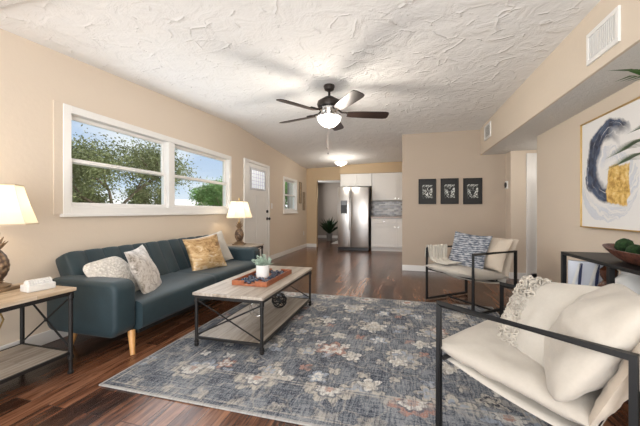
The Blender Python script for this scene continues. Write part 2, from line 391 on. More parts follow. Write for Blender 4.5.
    def build(s, name, mats, parent=None, smooth=False, loc=None):
        bmesh.ops.recalc_face_normals(s.bm, faces=s.bm.faces[:])
        me = bpy.data.meshes.new(name); s.bm.to_mesh(me); s.bm.free()
        for m in (mats if isinstance(mats, (list, tuple)) else [mats]): me.materials.append(M[m] if isinstance(m, str) else m)
        if smooth:
            for p in me.polygons: p.use_smooth = True
            try: me.set_sharp_from_angle(angle=math.radians(40 if smooth is True else smooth))
            except Exception: pass
        o = bpy.data.objects.new(name, me); COL.objects.link(o)
        if parent: o.parent = parent
        if loc: o.location = loc
        return o
def thing(name, label, cat, loc=(0, 0, 0), rz=0, group=None):
    o = bpy.data.objects.new(name, None); COL.objects.link(o); o.location = loc; o.rotation_euler = (0, 0, rz)
    return tag(o, label, cat, group)
def tag(o, label, cat, group=None):
    o['label'] = label; o['category'] = cat
    if group: o['group'] = group
    return o
def struct(o): o['kind'] = 'structure'; return o
def sbox(name, m, *a, **k): return struct(MB().box(*a, **k).build(name, m))
def T(loc=(0, 0, 0), rot=(0, 0, 0), sc=(1, 1, 1)):
    from mathutils import Euler
    return Matrix.Translation(loc) @ Euler(rot).to_matrix().to_4x4() @ Matrix.Diagonal((*sc, 1))
def basis(c, n, up):
    """matrix whose local Y is n (thickness), Z is up, X across"""
    n = Vector(n).normalized(); up = Vector(up); up = (up - n * up.dot(n)).normalized(); x = n.cross(up)
    m = Matrix((x, n, up)).transposed().to_4x4(); m.translation = Vector(c); return m

# ------------------------------------------------------------------ structure
XL, XR, YP, YF = -2.76, 1.63, 5.65, 8.62
sbox('floor', 'floor', -3.42, 2.6, -1.6, 11.8, -.06, 0)
def HC(x, y):
    """slightly uneven old plaster ceiling: lower at the left wall with a swell past the window"""
    far = 2.44 - .07 * max(0, min(1, (y - 5.2) / 2.5))
    t = max(0, min(1, (-x - .4) / 2.36))
    if y < 4.7: b = max(0, min(1, (y - 1.2) / 3.5)) * .20
    else: b = .20 - .225 * max(0, min(1, (y - 4.7) / 3.6))
    return far * (1 - t) + t * (2.34 + b)
mb = MB(); mb.grid(60, 90, lambda u, v: Vector((XL - .12 + u * 5.4, -1.6 + v * 10.5, HC(XL - .12 + u * 5.4, -1.6 + v * 10.5))))
c_ = mb.build('ceiling', 'ceiling', smooth=True); struct(c_)
md = c_.modifiers.new('thick', 'SOLIDIFY'); md.thickness = .1; md.offset = -1
for_up = c_.data.polygons[0].normal.z
if for_up < 0: md.offset = -1
else: md.offset = 1

def wall_y(name, m, x0, x1, y0, y1, z0, z1, holes):
    """wall lying along Y with rectangular openings, one mesh"""
    ys = sorted({y0, y1, *[h[0] for h in holes], *[h[1] for h in holes]}); zs = sorted({z0, z1, *[h[2] for h in holes], *[h[3] for h in holes]})
    mb = MB()
    for a, b in zip(ys, ys[1:]):
        run = None
        for c, d in zip(zs, zs[1:]):
            ins = any(h[0] <= (a + b) / 2 <= h[1] and h[2] <= (c + d) / 2 <= h[3] for h in holes)
            if not ins: mb.box(x0, x1, a, b, c, d)
    bmesh.ops.remove_doubles(mb.bm, verts=mb.bm.verts, dist=1e-5)
    return struct(mb.build(name, m))
WIN = (1.92, 4.475, 1.055, 1.945); KW = (6.82, 7.74, 1.04, 1.87)
wall_y('wall_left', 'paint', XL - .14, XL, -1.6, YF + .14, 0, 2.62, [WIN, KW])
sbox('wall_far', 'paint_far', XL, -2.45, YF, YF + .14, 0, 2.45)
sbox('wall_far_header', 'paint_far', -2.45, -1.70, YF, YF + .14, 1.96, 2.45)
sbox('wall_kitchen', 'paint_far', -1.72, 2.4, 8.78, 8.92, 0, 2.45)
sbox('wall_kitchen_soffit', 'paint_far', -1.71, 1.2, 8.38, 8.78, 2.095, 2.42)
sbox('wall_kitchen_side', 'paint_far', -1.72, -1.70, 8.60, 8.78, 0, 2.45)
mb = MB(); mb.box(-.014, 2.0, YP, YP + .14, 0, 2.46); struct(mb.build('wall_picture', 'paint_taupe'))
sbox('wall_hall_return', 'paint', XR, 2.6, 5.40, YP + .14, 0, 2.46)
sbox('wall_right', 'paint', XR, XR + .14, -1.6, 4.43, 0, 2.46)
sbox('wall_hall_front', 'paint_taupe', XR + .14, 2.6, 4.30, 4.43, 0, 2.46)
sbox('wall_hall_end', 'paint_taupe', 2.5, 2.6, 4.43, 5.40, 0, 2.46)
sbox('wall_kitchen_right', 'paint_far', 2.4, 2.5, YP + .14, 8.78, 0, 2.46)
# dropped soffit along the right wall: painted face, plaster underside
mb = MB(); mb.box(1.25, 1.27, -1.6, YP, 2.0, 2.46); struct(mb.build('wall_soffit_face', 'paint'))
sbox('ceiling_soffit_underside', 'popcorn', 1.27, 2.6, -1.6, YP, 2.0, 2.03)
# header across the room just ahead of the camera
sbox('ceiling_beam', 'popcorn', XL, 1.25, 1.00, 1.32, 2.335, 2.5)
# room seen through the doorway
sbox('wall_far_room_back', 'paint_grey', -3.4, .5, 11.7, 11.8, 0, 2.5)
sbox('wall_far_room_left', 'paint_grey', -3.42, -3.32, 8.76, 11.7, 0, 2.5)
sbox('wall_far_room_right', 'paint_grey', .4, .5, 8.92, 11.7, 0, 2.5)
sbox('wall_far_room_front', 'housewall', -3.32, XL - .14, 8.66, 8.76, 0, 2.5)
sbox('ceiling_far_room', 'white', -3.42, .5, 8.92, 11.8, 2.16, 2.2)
sbox('baseboard_far_room', 'white', -3.32, .4, 11.68, 11.7, 0, .1)
sbox('trim_chair_rail', 'ironblack', -2.2, .4, 11.67, 11.7, .78, .83)
# baseboards
def base(name, *a): return sbox(name, 'white', *a, bev=.004)
base('baseboard_left_front', XL, XL + .015, -1.6, 4.91, 0, .10)
base('baseboard_left_back', XL, XL + .015, 6.0, YF, 0, .10)
base('baseboard_far', XL + .015, -2.45, YF - .015, YF, 0, .10)
base('baseboard_picture', -.014, XR, YP - .015, YP, 0, .10)
base('baseboard_right', XR - .015, XR, -1.6, 4.43, 0, .10)
base('baseboard_hall', XR, 2.5, 5.385, 5.40, 0, .10)
base('baseboard_hall_side', XR - .015, XR, 5.40, YP - .015, 0, .10)
sbox('trim_casing_strip', 'paint', XL, XL + .012, 1.83, 1.905, 1.03, 1.965, bev=.003)
sbox('trim_casing_strip_right', 'paint', XL, XL + .012, 4.50, 4.56, 1.04, 1.965, bev=.003)

# ---- windows
def window(name, y0, y1, z0, z1, units, meet=.5, frosted=False):
    fx0, fx1 = XL - .10, XL + .018
    mb = MB(); t = .045
    mb.box(fx0, fx1, y0 - .02, y0 + t, z0 - .02, z1 + .02, .004); mb.box(fx0, fx1, y1 - t, y1 + .02, z0 - .02, z1 + .02, .004)
    mb.box(fx0, fx1, y0 + t, y1 - t, z1 - t, z1 + .02, .004); mb.box(fx0, fx1, y0 + t, y1 - t, z0 - .02, z0 + t, .004)
    spl = [y0 + t] + [s_ for s_ in units] + [y1 - t]
    for s_ in units: mb.box(fx0, fx1 - .004, s_ - .05, s_ + .05, z0 + t, z1 - t, .004)
    root = struct(mb.build(name, 'white'))
    ed = [y0 + t] + sum([[s_ - .05, s_ + .05] for s_ in units], []) + [y1 - t]
    zm = z0 + (z1 - z0) * meet
    for a, b in zip(ed[::2], ed[1::2]):
        for lo, hi, xo in ((zm - .02, z1 - t, -.065), (z0 + t, zm + .02, -.035)):
            m2 = MB(); w = .035; X0, X1 = XL + xo - .012, XL + xo + .014
            m2.box(X0, X1, a, a + w, lo, hi, .003); m2.box(X0, X1, b - w, b, lo, hi, .003); m2.box(X0, X1, a + w, b - w, lo, lo + w, .003); m2.box(X0, X1, a + w, b - w, hi - w, hi, .003)
            sash = m2.build('window_sash', 'white', root)
            MB().box(X0 + .010, X0 + .014, a + w, b - w, lo + w, hi - w).build('window_pane', 'glass', sash)
    MB().box(XL, XL + .04, y0 - .04, y1 + .04, z0 - .045, z0 - .018, .004).build('window_sill', 'white', root)
    return root
window('window_1', *WIN, [3.146]); window('window_2', *KW, [])

# ---- front door on the left wall
d = struct(MB().box(XL, XL + .012, 4.98, 5.915, .01, 1.955).build('door_1', 'white'))
mb = MB()
for a, b, c, e in ((4.98, 5.07, .01, 1.955), (5.825, 5.915, .01, 1.955), (5.07, 5.825, .01, .22), (5.07, 5.825, 1.885, 1.955), (5.07, 5.825, 1.36, 1.46), (5.39, 5.50, .22, 1.36)): mb.box(XL + .012, XL + .02, a, b, c, e, .003)
mb.build('door_panel', 'white', d)
mb = MB()
for a, b, c, e in ((4.91, 4.975, 0, 2.015), (5.92, 5.985, 0, 2.015), (4.975, 5.92, 1.96, 2.015)): mb.box(XL, XL + .028, a, b, c, e, .004)
mb.build('door_casing', 'white', d)
mb = MB(); mb.box(XL + .018, XL + .022, 5.18, 5.72, 1.50, 1.84); lt = mb.build('door_lite', 'lite_glow', d)
mb = MB()
for a, b, c, e in ((5.14, 5.18, 1.46, 1.88), (5.72, 5.76, 1.46, 1.88), (5.18, 5.72, 1.84, 1.88), (5.18, 5.72, 1.46, 1.50)): mb.box(XL + .02, XL + .034, a, b, c, e, .003)
for k in range(1, 6): yk = 5.18 + .54 * k / 6; mb.box(XL + .022, XL + .026, yk - .004, yk + .004, 1.50, 1.84)
for k in range(1, 5): zk = 1.50 + .34 * k / 5; mb.box(XL + .022, XL + .026, 5.18, 5.72, zk - .004, zk + .004)
mb.build('door_lite_frame', plain('grey_white_muntin', (.62, .63, .66), .4), lt)
RX = Matrix.Rotation(PI / 2, 4, 'Y')
mb = MB(); mb.lathe([(.032, 0), (.032, .012), (.014, .016), (.014, .04), (.028, .05), (.03, .066), (.02, .078)], 16, mat=T((XL + .02, 5.845, .90)) @ RX); mb.build('door_knob', 'plastic_black', d, True)
mb = MB(); mb.lathe([(.03, 0), (.03, .02), (.02, .026)], 16, mat=T((XL + .02, 5.845, 1.05)) @ RX); mb.box(XL + .04, XL + .055, 5.84, 5.85, 1.03, 1.07); mb.build('door_deadbolt', 'plastic_black', d, True)
# ---- hall door
d = struct(MB().box(1.90, 2.46, 5.385, 5.40, .01, 1.90).build('door_2', 'white'))
mb = MB()
for a, b, c, e in ((1.84, 1.90, 0, 1.95), (2.46, 2.5, 0, 1.95), (1.90, 2.46, 1.90, 1.95)): mb.box(a, b, 5.37, 5.40, c, e, .003)
mb.build('door_casing', 'white', d)
mb = MB()
for (c, e) in ((.15, .70), (.82, 1.40), (1.50, 1.80)):
    for a in (1.97, 2.22): mb.box(a, a + .18, 5.375, 5.385, c, e, .008)
mb.build('door_panel', 'white', d)
# backsplash
struct(MB().box(-.90, 2.4, 8.768, 8.78, .92, 1.34).build('trim_backsplash', 'mosaic'))

# ------------------------------------------------------------------ wall fixtures
def switch(loc, nrm, label, name='light_switch'):
    rz = math.atan2(nrm[1], nrm[0])
    t = thing(name, label, 'switch' if name == 'light_switch' else 'outlet', loc, rz)
    MB().box(0, .008, -.036, .036, -.058, .058, .003).build('wall_plate', 'plastic_white', t)
    if name == 'light_switch': MB().box(.008, .014, -.014, .014, -.03, .03, .002).build('rocker', 'plastic_white', t)
    else:
        for z in (-.025, .025): MB().box(.008, .011, -.017, .017, z - .016, z + .016, .003).build('socket', 'plastic_white', t)
switch((XL, 6.13, 1.17), (1, 0), 'white light switch plate just right of the front door')
switch((XL, 8.35, .42), (1, 0), 'white power outlet low on the left wall near the far corner', 'power_outlet')
t = thing('thermostat', 'white round-cornered thermostat with dark dial on the narrow wall by the hall', 'thermostat', (XR, 5.57, 1.48), PI)
MB().box(0, .02, -.06, .06, -.065, .065, .012).build('housing', 'plastic_white', t, True)
MB().lathe([(.045, 0), (.045, .012), (.03, .016)], 24, mat=T((.02, 0, 0)) @ RX).build('dial', 'plastic_black', t, True)
def vent(y0, y1, z0, z1, label, name, vertical):
    t = thing(name, label, 'vent', (1.25, (y0 + y1) / 2, (z0 + z1) / 2), PI, 'wall_vents')
    a, b = (y1 - y0) / 2, (z1 - z0) / 2; w = .028
    mb = MB()
    for p in ((-a, a, b - w, b), (-a, a, -b, -b + w), (-a, -a + w, -b + w, b - w), (a - w, a, -b + w, b - w)): mb.box(0, .016, p[0], p[1], p[2], p[3], .003)
    mb.build('vent_frame', 'white', t)
    MB().box(0, .002, -a + w, a - w, -b + w, b - w).build('vent_backing', plain('dim_duct_grey', (.10, .095, .09), .8), t)
    n = 14 if vertical else 8; mb = MB()
    for k in range(n):
        if vertical:
            y = -a + w + (2 * a - 2 * w) * (k + .5) / n; mb.box(.003, .012, y - .003, y + .003, -b + w, b - w)
        else:
            z = -b + w + (2 * b - 2 * w) * (k + .5) / n; mb.box(.003, .012, -a + w, a - w, z - .004, z + .004)
    mb.build('louvre_slats', 'white', t)
vent(2.215, 2.545, 2.07, 2.285, 'large white return air grille high on the soffit nearest the camera', 'air_vent', True)
vent(4.98, 5.32, 2.16, 2.385, 'small white square air vent at the far end of the soffit', 'air_vent', False)

# three framed prints
g = G('botanical_print'); v = g.obj(); nv = g.noise(g.map((1, 1, 1)), 17, 4, .6, 1.6)
g.set(color=g.ramp(nv, [(.44, (.02, .02, .02)), (.49, (.08, .085, .075)), (.52, (.62, .64, .60)), (.66, (.75, .76, .73))]), rough=.6); M['print'] = g.m
def print_frame(x0, x1, z0, z1, label, seed):
    cx, cz = (x0 + x1) / 2, (z0 + z1) / 2; a, b = (x1 - x0) / 2, (z1 - z0) / 2; w = .016
    t = thing('framed_print', label, 'picture', (cx, YP, cz), 0, 'black framed prints on the taupe wall')
    mb = MB()
    for p in ((-a, a, b - w, b), (-a, a, -b, -b + w), (-a, -a + w, -b + w, b - w), (a - w, a, -b + w, b - w)): mb.box(p[0], p[1], -.026, 0, p[2], p[3], .003)
    mb.build('frame', 'black', t)
    MB().box(-a + w, a - w, -.010, 0, -b + w, b - w).build('mat_board', 'matblack', t)
    mb = MB(); iw, ih = .083, .115; mb.box(-iw, iw, -.013, -.010, -ih, ih)
    # leaf and stem shapes of the botanical print, cut out in black
    mb.mi = 1; r = random.Random(seed)
    y = -.0136
    if seed == 2:
        for sx in (-1, 1):
            for k in range(3): mb.tube([(0, y, -.11 + k * .01), (sx * .012, y, .0), (sx * (.03 + .012 * k), y, .05 + .01 * k)], [.006, .008, .002], 5)
        mb.ball((0, y, .02), .028, 1, (1, .02, .9)); mb.ball((0, y, -.06), .02, 1, (.6, .02, 2.2))
    elif seed == 1:
        for k in range(7): an = r.uniform(0, PI); c = (r.uniform(-.05, .05), y, r.uniform(-.08, .08)); mb.tube([(c[0] - .03 * math.cos(an), y, c[2] - .03 * math.sin(an)), c, (c[0] + .03 * math.cos(an), y, c[2] + .03 * math.sin(an))], [.001, .011, .001], 5)
    else:
        for k in range(-4, 5): mb.tube([(0, y, -.09), (k * .009, y, 0), (k * .018, y, .09)], [.003, .0045, .001], 5)
    mb.build('botanical_image', ['print', 'matblack'], t)
print_frame(.264, .554, 1.18, 1.62, 'left black framed botanical print of pale leaves, beside the wall corner', 1)
print_frame(.627, .915, 1.18, 1.62, 'middle black framed botanical print with a dark forked flower', 2)
print_frame(.986, 1.279, 1.175, 1.615, 'right black framed botanical print with fine dark fronds, nearest the soffit', 3)
def slim_frame(y0, y1, z0, z1, label):
    t = thing('slim_picture', label, 'picture', (XL, (y0 + y1) / 2, (z0 + z1) / 2), 0, 'slim pictures near the kitchen')
    a, b = (y1 - y0) / 2, (z1 - z0) / 2
    mb = MB(); w = .02
    for p in ((-a, a, b - w, b), (-a, a, -b, -b + w), (-a, -a + w, -b + w, b - w), (a - w, a, -b + w, b - w)): mb.box(0, .024, p[0], p[1], p[2], p[3], .002)
    mb.build('frame', plain('brown_grey_frame', (.22, .17, .12), .5), t)
    MB().box(0, .012, -a + w, a - w, -b + w, b - w).build('picture_panel', 'warmoak', t)
slim_frame(7.93, 8.12, 1.27, 1.86, 'slim upright framed picture just right of the small kitchen window')
slim_frame(8.25, 8.42, 1.08, 1.60, 'slim lower framed picture closest to the far corner of the left wall')

# large abstract painting
g = G('abstract_canvas'); v = g.obj(); x, y, z = g.sep(v)   # object space: y = along wall, z = up, origin at the frame's far lower corner
wx = y + (g.noise(v, 3.5, 5, .6) - .5) * .22; wz = z + (g.noise(g.map(loc=(3, 7, 1)), 3.5, 5, .6) - .5) * .22
def ell(cy, cz, ry, rz): a = (wx - cy) / ry; b = (wz - cz) / rz; return (a * a + b * b).op('SQRT')
th_ = g.n('ShaderNodeCombineXYZ', {0: 0.0, 1: wx * 1.0, 2: wz}).outputs[0]
strk = g.noise(g.n('ShaderNodeCombineXYZ', {0: ell(-.44, .55, .3, .33) * 14, 1: wx * 2.5, 2: 0.0}).outputs[0], 1, 5, .7)
col = (.80, .79, .78)
rr = ell(-.40, .54, .33, .36)
left = ((wx * -1.0 - .56) * -6.0).op('MAXIMUM', 0.0).op('MAXIMUM', (wz - .72) * 12.0).op('MINIMUM', 1.0)
ring = V(g, g.ramp(rr, [(.42, (0, 0, 0)), (.55, (1, 1, 1)), (.92, (1, 1, 1)), (1.05, (0, 0, 0))])) * left
paint = V(g, g.ramp(strk, [(.54, (1, 1, 1)), (.60, (.8, .8, .8)), (.66, (0, 0, 0))]))
washc = g.ramp(strk, [(.35, (.25, .31, .42)), (.6, (.62, .66, .74))])
r2 = ell(-.36, .36, .36, .30); wash = V(g, g.ramp(r2, [(.6, (0, 0, 0)), (.75, (1, 1, 1)), (1.0, (1, 1, 1)), (1.08, (0, 0, 0))])) * V(g, g.ramp(strk, [(.46, (0, 0, 0)), (.56, (1, 1, 1))]))
cc = g.mix(wash * .8, col, washc)
cc = g.mix(ring * paint, cc, g.ramp(g.noise(v, 14, 4), [(.35, (.012, .018, .045)), (.6, (.06, .09, .16))]))
ga = (wx * 1.0 + .49).op('ABSOLUTE'); gb = (wz * 1.0 - .345).op('ABSOLUTE')
gold = V(g, g.ramp((ga / .125).op('MAXIMUM', gb / .155), [(.92, (1, 1, 1)), (1.06, (0, 0, 0))]))
cc = g.mix(gold, cc, g.ramp(g.noise(v, 26, 5, .7), [(.36, (.38, .20, .04)), (.52, (.72, .47, .13)), (.68, (.85, .68, .35))]))
g.set(color=cc, rough=.6); M['art'] = g.m
t = thing('abstract_painting', 'large gold framed abstract painting of navy swirl and gold block on the right wall', 'painting', (XR, 3.377, .91), 0)
AW, AH = 1.15, .95
MB().box(-.028, 0, -AW + .012, -.012, .012, AH - .012).build('canvas', 'art', t)
mb = MB()
for p in ((-AW, 0, AH - .012, AH), (-AW, 0, 0, .012), (-.012, 0, .012, AH - .012), (-AW, -AW + .012, .012, AH - .012)): mb.box(-.04, 0, p[0], p[1], p[2], p[3], .002)
mb.build('frame', 'gold', t)

# ------------------------------------------------------------------ ceiling fan
FX, FY = -.785, 3.27; zc = HC(FX, FY)
t = thing('ceiling_fan', 'dark five-blade ceiling fan with a glowing frosted bowl light', 'ceiling fan', (FX, FY, 0), math.radians(20))
MB().lathe([(.02, zc), (.058, zc), (.062, zc - .014), (.05, zc - .05), (.022, zc - .065)], 28).build('canopy', 'bronze', t, True)
MB().lathe([(.013, zc - .06), (.013, 2.30)], 12).build('downrod', 'bronze', t, True)
MB().lathe([(.02, 2.32), (.045, 2.315), (.075, 2.295), (.125, 2.265), (.135, 2.235), (.125, 2.205), (.085, 2.195), (.02, 2.195)], 32).build('motor_housing', 'bronze', t, True)
MB().lathe([(.03, 2.198), (.105, 2.195), (.11, 2.17), (.08, 2.15), (.10, 2.115), (.133, 2.105), (.133, 2.09), (.03, 2.09)], 32).build('light_fitter', 'chrome', t, True)
MB().lathe([(.130, 2.095), (.131, 2.08), (.122, 2.05), (.096, 2.02), (.06, 1.996), (.02, 1.986), (.003, 1.985)], 32, close=False).build('glass_bowl', 'bowl', t, True)
MB().lathe([(.003, 1.972), (.008, 1.975), (.010, 1.984), (.005, 1.987)], 12).build('bowl_finial', 'chrome', t, True)
def blade_bm():
    mb = MB(); n = 12; top = []; bot = []
    prof = [(.20, .045), (.26, .055), (.40, .064), (.56, .068), (.62, .068), (.652, .058), (.665, .034)]
    pts = [(r, w) for r, w in prof] + [(r, -w) for r, w in prof[::-1]]
    p = math.radians(13)
    def f(r, w, z): return Vector((r, w * math.cos(p), 2.13 + z - w * math.sin(p)))
    a = [mb.bm.verts.new(f(r, w, .004)) for r, w in pts]; b = [mb.bm.verts.new(f(r, w, -.004)) for r, w in pts]
    mb.bm.faces.new(a); mb.bm.faces.new(b[::-1]); m_ = len(a)
    for i in range(m_): mb.bm.faces.new((a[i], b[i], b[(i + 1) % m_], a[(i + 1) % m_]))
    return mb
def iron_bm():
    mb = MB(); mb.tube([(.09, 0, 2.185), (.14, 0, 2.15), (.22, 0, 2.141), (.27, 0, 2.141)], [.012, .010, .012, .008], 6)
    mb.box(.20, .28, -.035, .035, 2.137, 2.143, .002); return mb
b0 = blade_bm().build('fan_blade', 'blade', t); i0 = iron_bm().build('blade_iron', 'bronze', b0, True)
for k in range(1, 5):
    b = b0.copy(); COL.objects.link(b); b.parent = t; b.rotation_euler = (0, 0, k * 2 * PI / 5)
    i_ = i0.copy(); COL.objects.link(i_); i_.parent = b
for dx, zb in ((.004, 1.73), (-.006, 1.79)):
    ch = MB().tube([(dx, .10, 2.15), (dx * 1.0, .147, 2.12), (dx, .148, zb)], .0012, 5).build('pull_chain', 'bronze', t)
    MB().ball((dx, .148, zb - .008), .008, 2, (.8, .8, 1.5)).build('chain_fob', 'bronze', ch, True)
light('fan_bulb', 'POINT', (FX, FY, 1.88), 26, (1, .90, .78), radius=.12)

# kitchen ceiling light
kx, ky = -1.47, 7.36; zc = HC(kx, ky)
t = thing('ceiling_light', 'semi-flush white glass bowl ceiling light before the kitchen', 'ceiling light', (kx, ky, 0))
MB().lathe([(.01, zc), (.06, zc), (.06, zc - .02), (.012, zc - .03), (.012, zc - .13)], 24).build('ceiling_mount', 'chrome', t, True)
MB().lathe([(.150, zc - .115), (.153, zc - .125), (.140, zc - .15), (.10, zc - .18), (.05, zc - .20), (.01, zc - .205)], 32, close=False).build('glass_bowl', 'bowl', t, True)
MB().lathe([(.002, zc - .225), (.012, zc - .22), (.012, zc - .208), (.003, zc - .203)], 12).build('bowl_finial', 'chrome', t, True)
light('kitchen_bulb', 'POINT', (kx, ky, zc - .29), 14, (1, .93, .83), radius=.15)
tag(MB().lathe([(.003, HC(-.96, 6.15)), (.055, HC(-.96, 6.15)), (.05, HC(-.96, 6.15) - .02), (.02, HC(-.96, 6.15) - .03)], 20).build('ceiling_fixture', plain('brown_grey_plastic', (.25, .21, .19), .5), smooth=True), 'small brownish round fixture on the ceiling between the fan and the kitchen light', 'smoke detector')  # small brownish round ceiling fixture of unidentified kind

# ------------------------------------------------------------------ kitchen
t = thing('refrigerator', 'side by side stainless steel refrigerator with black water dispenser', 'refrigerator', (-1.70, 8.05, 0))
FW = .83
MB().box(0, FW, .06, .70, .03, 1.69, .006).build('cabinet_body', 'steel_dark', t)
dl = MB().box(.003, .355, 0, .055, .09, 1.70, .012).build('freezer_door', 'steel', t, True)
dr = MB().box(.361, FW - .003, 0, .055, .09, 1.70, .012).build('fridge_door', 'steel', t, True)
for par, xh in ((dl, .325), (dr, .391)):
    MB().tube([(xh, -.002, .55), (xh, -.05, .58), (xh, -.055, .80), (xh, -.055, 1.35), (xh, -.05, 1.57), (xh, -.002, 1.60)], .011, 8).build('door_handle', 'steel', par, True)
dp = MB().box(.09, .26, -.006, .002, .98, 1.34, .006).build('water_dispenser', 'plastic_black', dl)
MB().box(.10, .25, -.008, -.005, 1.22, 1.33, .002).build('control_panel', plain('grey_control_panel', (.20, .21, .23), .3), dp)
MB().box(.11, .24, -.016, -.005, .985, 1.0, .002).build('drip_tray', 'steel', dp)
MB().box(.01, FW - .01, .02, .07, .005, .085, .003).build('kick_grille', 'plastic_black', t)

def door_front(mb, x0, x1, y, z0, z1, w=.055):
    mb.box(x0, x1, y - .012, y, z0, z1, .002)
    for p in ((x0, x0 + w, z0, z1), (x1 - w, x1, z0, z1), (x0 + w, x1 - w, z0, z0 + w), (x0 + w, x1 - w, z1 - w, z1)): mb.box(p[0], p[1], y - .026, y - .012, p[2], p[3], .0015)
def knob(parent, x, y, z): MB().lathe([(.006, 0), (.006, .012), (.013, .016), (.011, .024)], 12, mat=T((x, y - .02, z), (PI / 2, 0, 0))).build('knob', 'chrome', parent, True)
def upper(x0, x1, z0, z1, y, splits, label, knobs):
    t = thing('wall_cabinet', label, 'cabinet', (x0, y, z0), 0, 'white wall cabinets')
    MB().box(0, x1 - x0, 0, 8.775 - y, 0, z1 - z0, .002).build('cabinet_box', 'offwhite', t)
    ed = [x0, *splits, x1]
    for k, (a, b) in enumerate(zip(ed, ed[1:])):
        mb = MB(); door_front(mb, a - x0 + .006, b - x0 - .006, 0, .006, z1 - z0 - .02); dd = mb.build('cabinet_door', 'offwhite', t)
        knob(dd, knobs[k] - x0, 0, .05)
    return t
upper(-1.695, -.82, 1.74, 2.09, 8.40, [-1.235], 'two-door white cabinet above the stainless refrigerator', [-1.28, -1.19])
upper(-.815, .95, 1.345, 2.09, 8.40, [-.155, .40], 'tall white wall cabinet above the mosaic backsplash', [-.20, -.11, .44])
t = thing('base_cabinet', 'white base cabinet with drawer and doors right of the refrigerator', 'cabinet', (-.815, 8.17, 0))
MB().box(0, 1.75, 0, .60, .10, .87, .002).build('cabinet_box', 'offwhite', t)
MB().box(0, 1.75, .06, .60, 0, .10).build('toe_kick', 'offwhite', t)
for a, b in ((.02, .65), (.66, 1.20), (1.21, 1.74)):
    mb = MB(); mb.box(a, b, -.024, 0, .725, .855, .002); dd = mb.build('drawer', 'offwhite', t); knob(dd, (a + b) / 2, 0, .785)
    mb = MB(); door_front(mb, a, b, 0, .115, .70); dd = mb.build('cabinet_door', 'offwhite', t); knob(dd, (b - .04 if a < .1 else a + .04), 0, .64)
tag(MB().box(-.83, .96, 8.13, 8.766, .87, .915, .004).build('countertop', 'granite'), 'brown speckled granite countertop under the mosaic backsplash', 'countertop')

# potted plant and pale floor patch in the far room
t = thing('potted_plant', 'dark leafy plant in a grey pot seen through the far doorway', 'plant', (-2.54, 10.60, 0))
MB().lathe([(.08, 0), (.115, .24), (.12, .26), (.10, .26), (.09, .22), (.01, .22)], 20).build('pot', 'potgrey', t, True)
mb = MB(); r = random.Random(3)
for k in range(46):
    an = r.uniform(0, 2 * PI); el = r.uniform(.5, 1.5); ln = r.uniform(.35, .72); b = Vector((0, 0, .23))
    dv = Vector((math.cos(an) * math.cos(el), math.sin(an) * math.cos(el), math.sin(el)))
    side = dv.cross(Vector((0, 0, 1))).normalized() * .05; m1 = b + dv * ln * .6 + Vector((0, 0, .03)); e = b + dv * ln + Vector((0, 0, -.05))
    mb.quad(b, m1 - side, e, m1 + side)
mb.build('leaves', 'darkleaf', t)
tag(MB().box(-2.25, -1.45, 9.6, 11.0, 0.001, .012, .004).build('floor_patch', plain('pale_patch', (.55, .52, .48), .9)), 'thin pale patch on the floor of the room beyond the doorway', 'mat')  # thin pale slab on the floor beyond the doorway

# ------------------------------------------------------------------ rug
rug = MB().box(-1.3625, 1.3625, -1.145, 1.145, .0005, .010, .003).build('area_rug', 'rug', loc=(-.4175, 2.575, 0))
tag(rug, 'large distressed blue grey floral area rug on the dark wood floor', 'rug')

# ------------------------------------------------------------------ industrial tables
def industrial_table(name, label, cat, x0, x1, y0, y1, h, zs, topm, group=None, zb=0):
    t = thing(name, label, cat, ((x0 + x1) / 2, (y0 + y1) / 2, zb), 0, group)
    a, b = (x1 - x0) / 2, (y1 - y0) / 2; r = .0125
    MB().box(-a, a, -b, b, h - .022, h, .003).build('tabletop', topm, t)
    mb = MB(); zf = h - .022 - .014
    for s in (-1, 1):
        mb.box(-a + .012, a - .012, s * (b - .022) - .012, s * (b - .022) + .012, zf - .012, zf + .013, .002)
        mb.box(s * (a - .022) - .012, s * (a - .022) + .012, -b + .034, b - .034, zf - .012, zf + .013, .002)
    mb.build('top_frame', 'ironblack', t)
    for sx in (-1, 1):
        for sy in (-1, 1):
            cx, cy = sx * (a - .022), sy * (b - .022)
            MB().lathe([(.012, 0), (.017, .006), (.017, .018), (.011, .024), (.011, zs - .05), (.017, zs - .045), (.017, zs - .03), (.0125, zs - .026), (.0125, h - .075), (.018, h - .07), (.018, h - .035)], 12, (cx, cy, 0)).build('leg', 'ironblack', t, True)
    sh = MB().box(-a + .03, a - .03, -b + .03, b - .03, zs - .016, zs, .002).build('shelf', 'greyoak', t)
    mb = MB()
    for s in (-1, 1):
        mb.box(-a + .03, a - .03, s * (b - .022) - .008, s * (b - .022) + .008, zs - .018, zs + .002, .002)
        mb.box(s * (a - .022) - .008, s * (a - .022) + .008, -b + .03, b - .03, zs - .018, zs + .002, .002)
    mb.build('shelf_rail', 'ironblack', t)
    for s in (-1, 1):
        y = s * (b - .022)
        mb = MB(); mb.tube([(-a + .03, y - .004, zs + .015), (a - .03, y - .004, h - .065)], .006, 6); mb.tube([(a - .03, y + .004, zs + .015), (-a + .03, y + .004, h - .065)], .006, 6)
        mb.ball((0, y, (zs + h - .05) / 2), .012, 1); mb.build('cross_brace', 'ironblack', t, True)
    return t
industrial_table('coffee_table', 'long grey oak coffee table with black metal frame standing on the rug', 'coffee table', -1.575, -.975, 2.02, 3.26, .42, .075, 'greyoak', zb=.0102)
industrial_table('console_table', 'oak topped black framed table at the left edge holding a lamp', 'table', -2.56, -2.07, .35, 1.515, .56, .145, 'warmoak')
industrial_table('side_table', 'small oak topped black framed end table beyond the sofa', 'side table', -2.70, -2.13, 3.98, 4.44, .54, .135, 'greyoak')

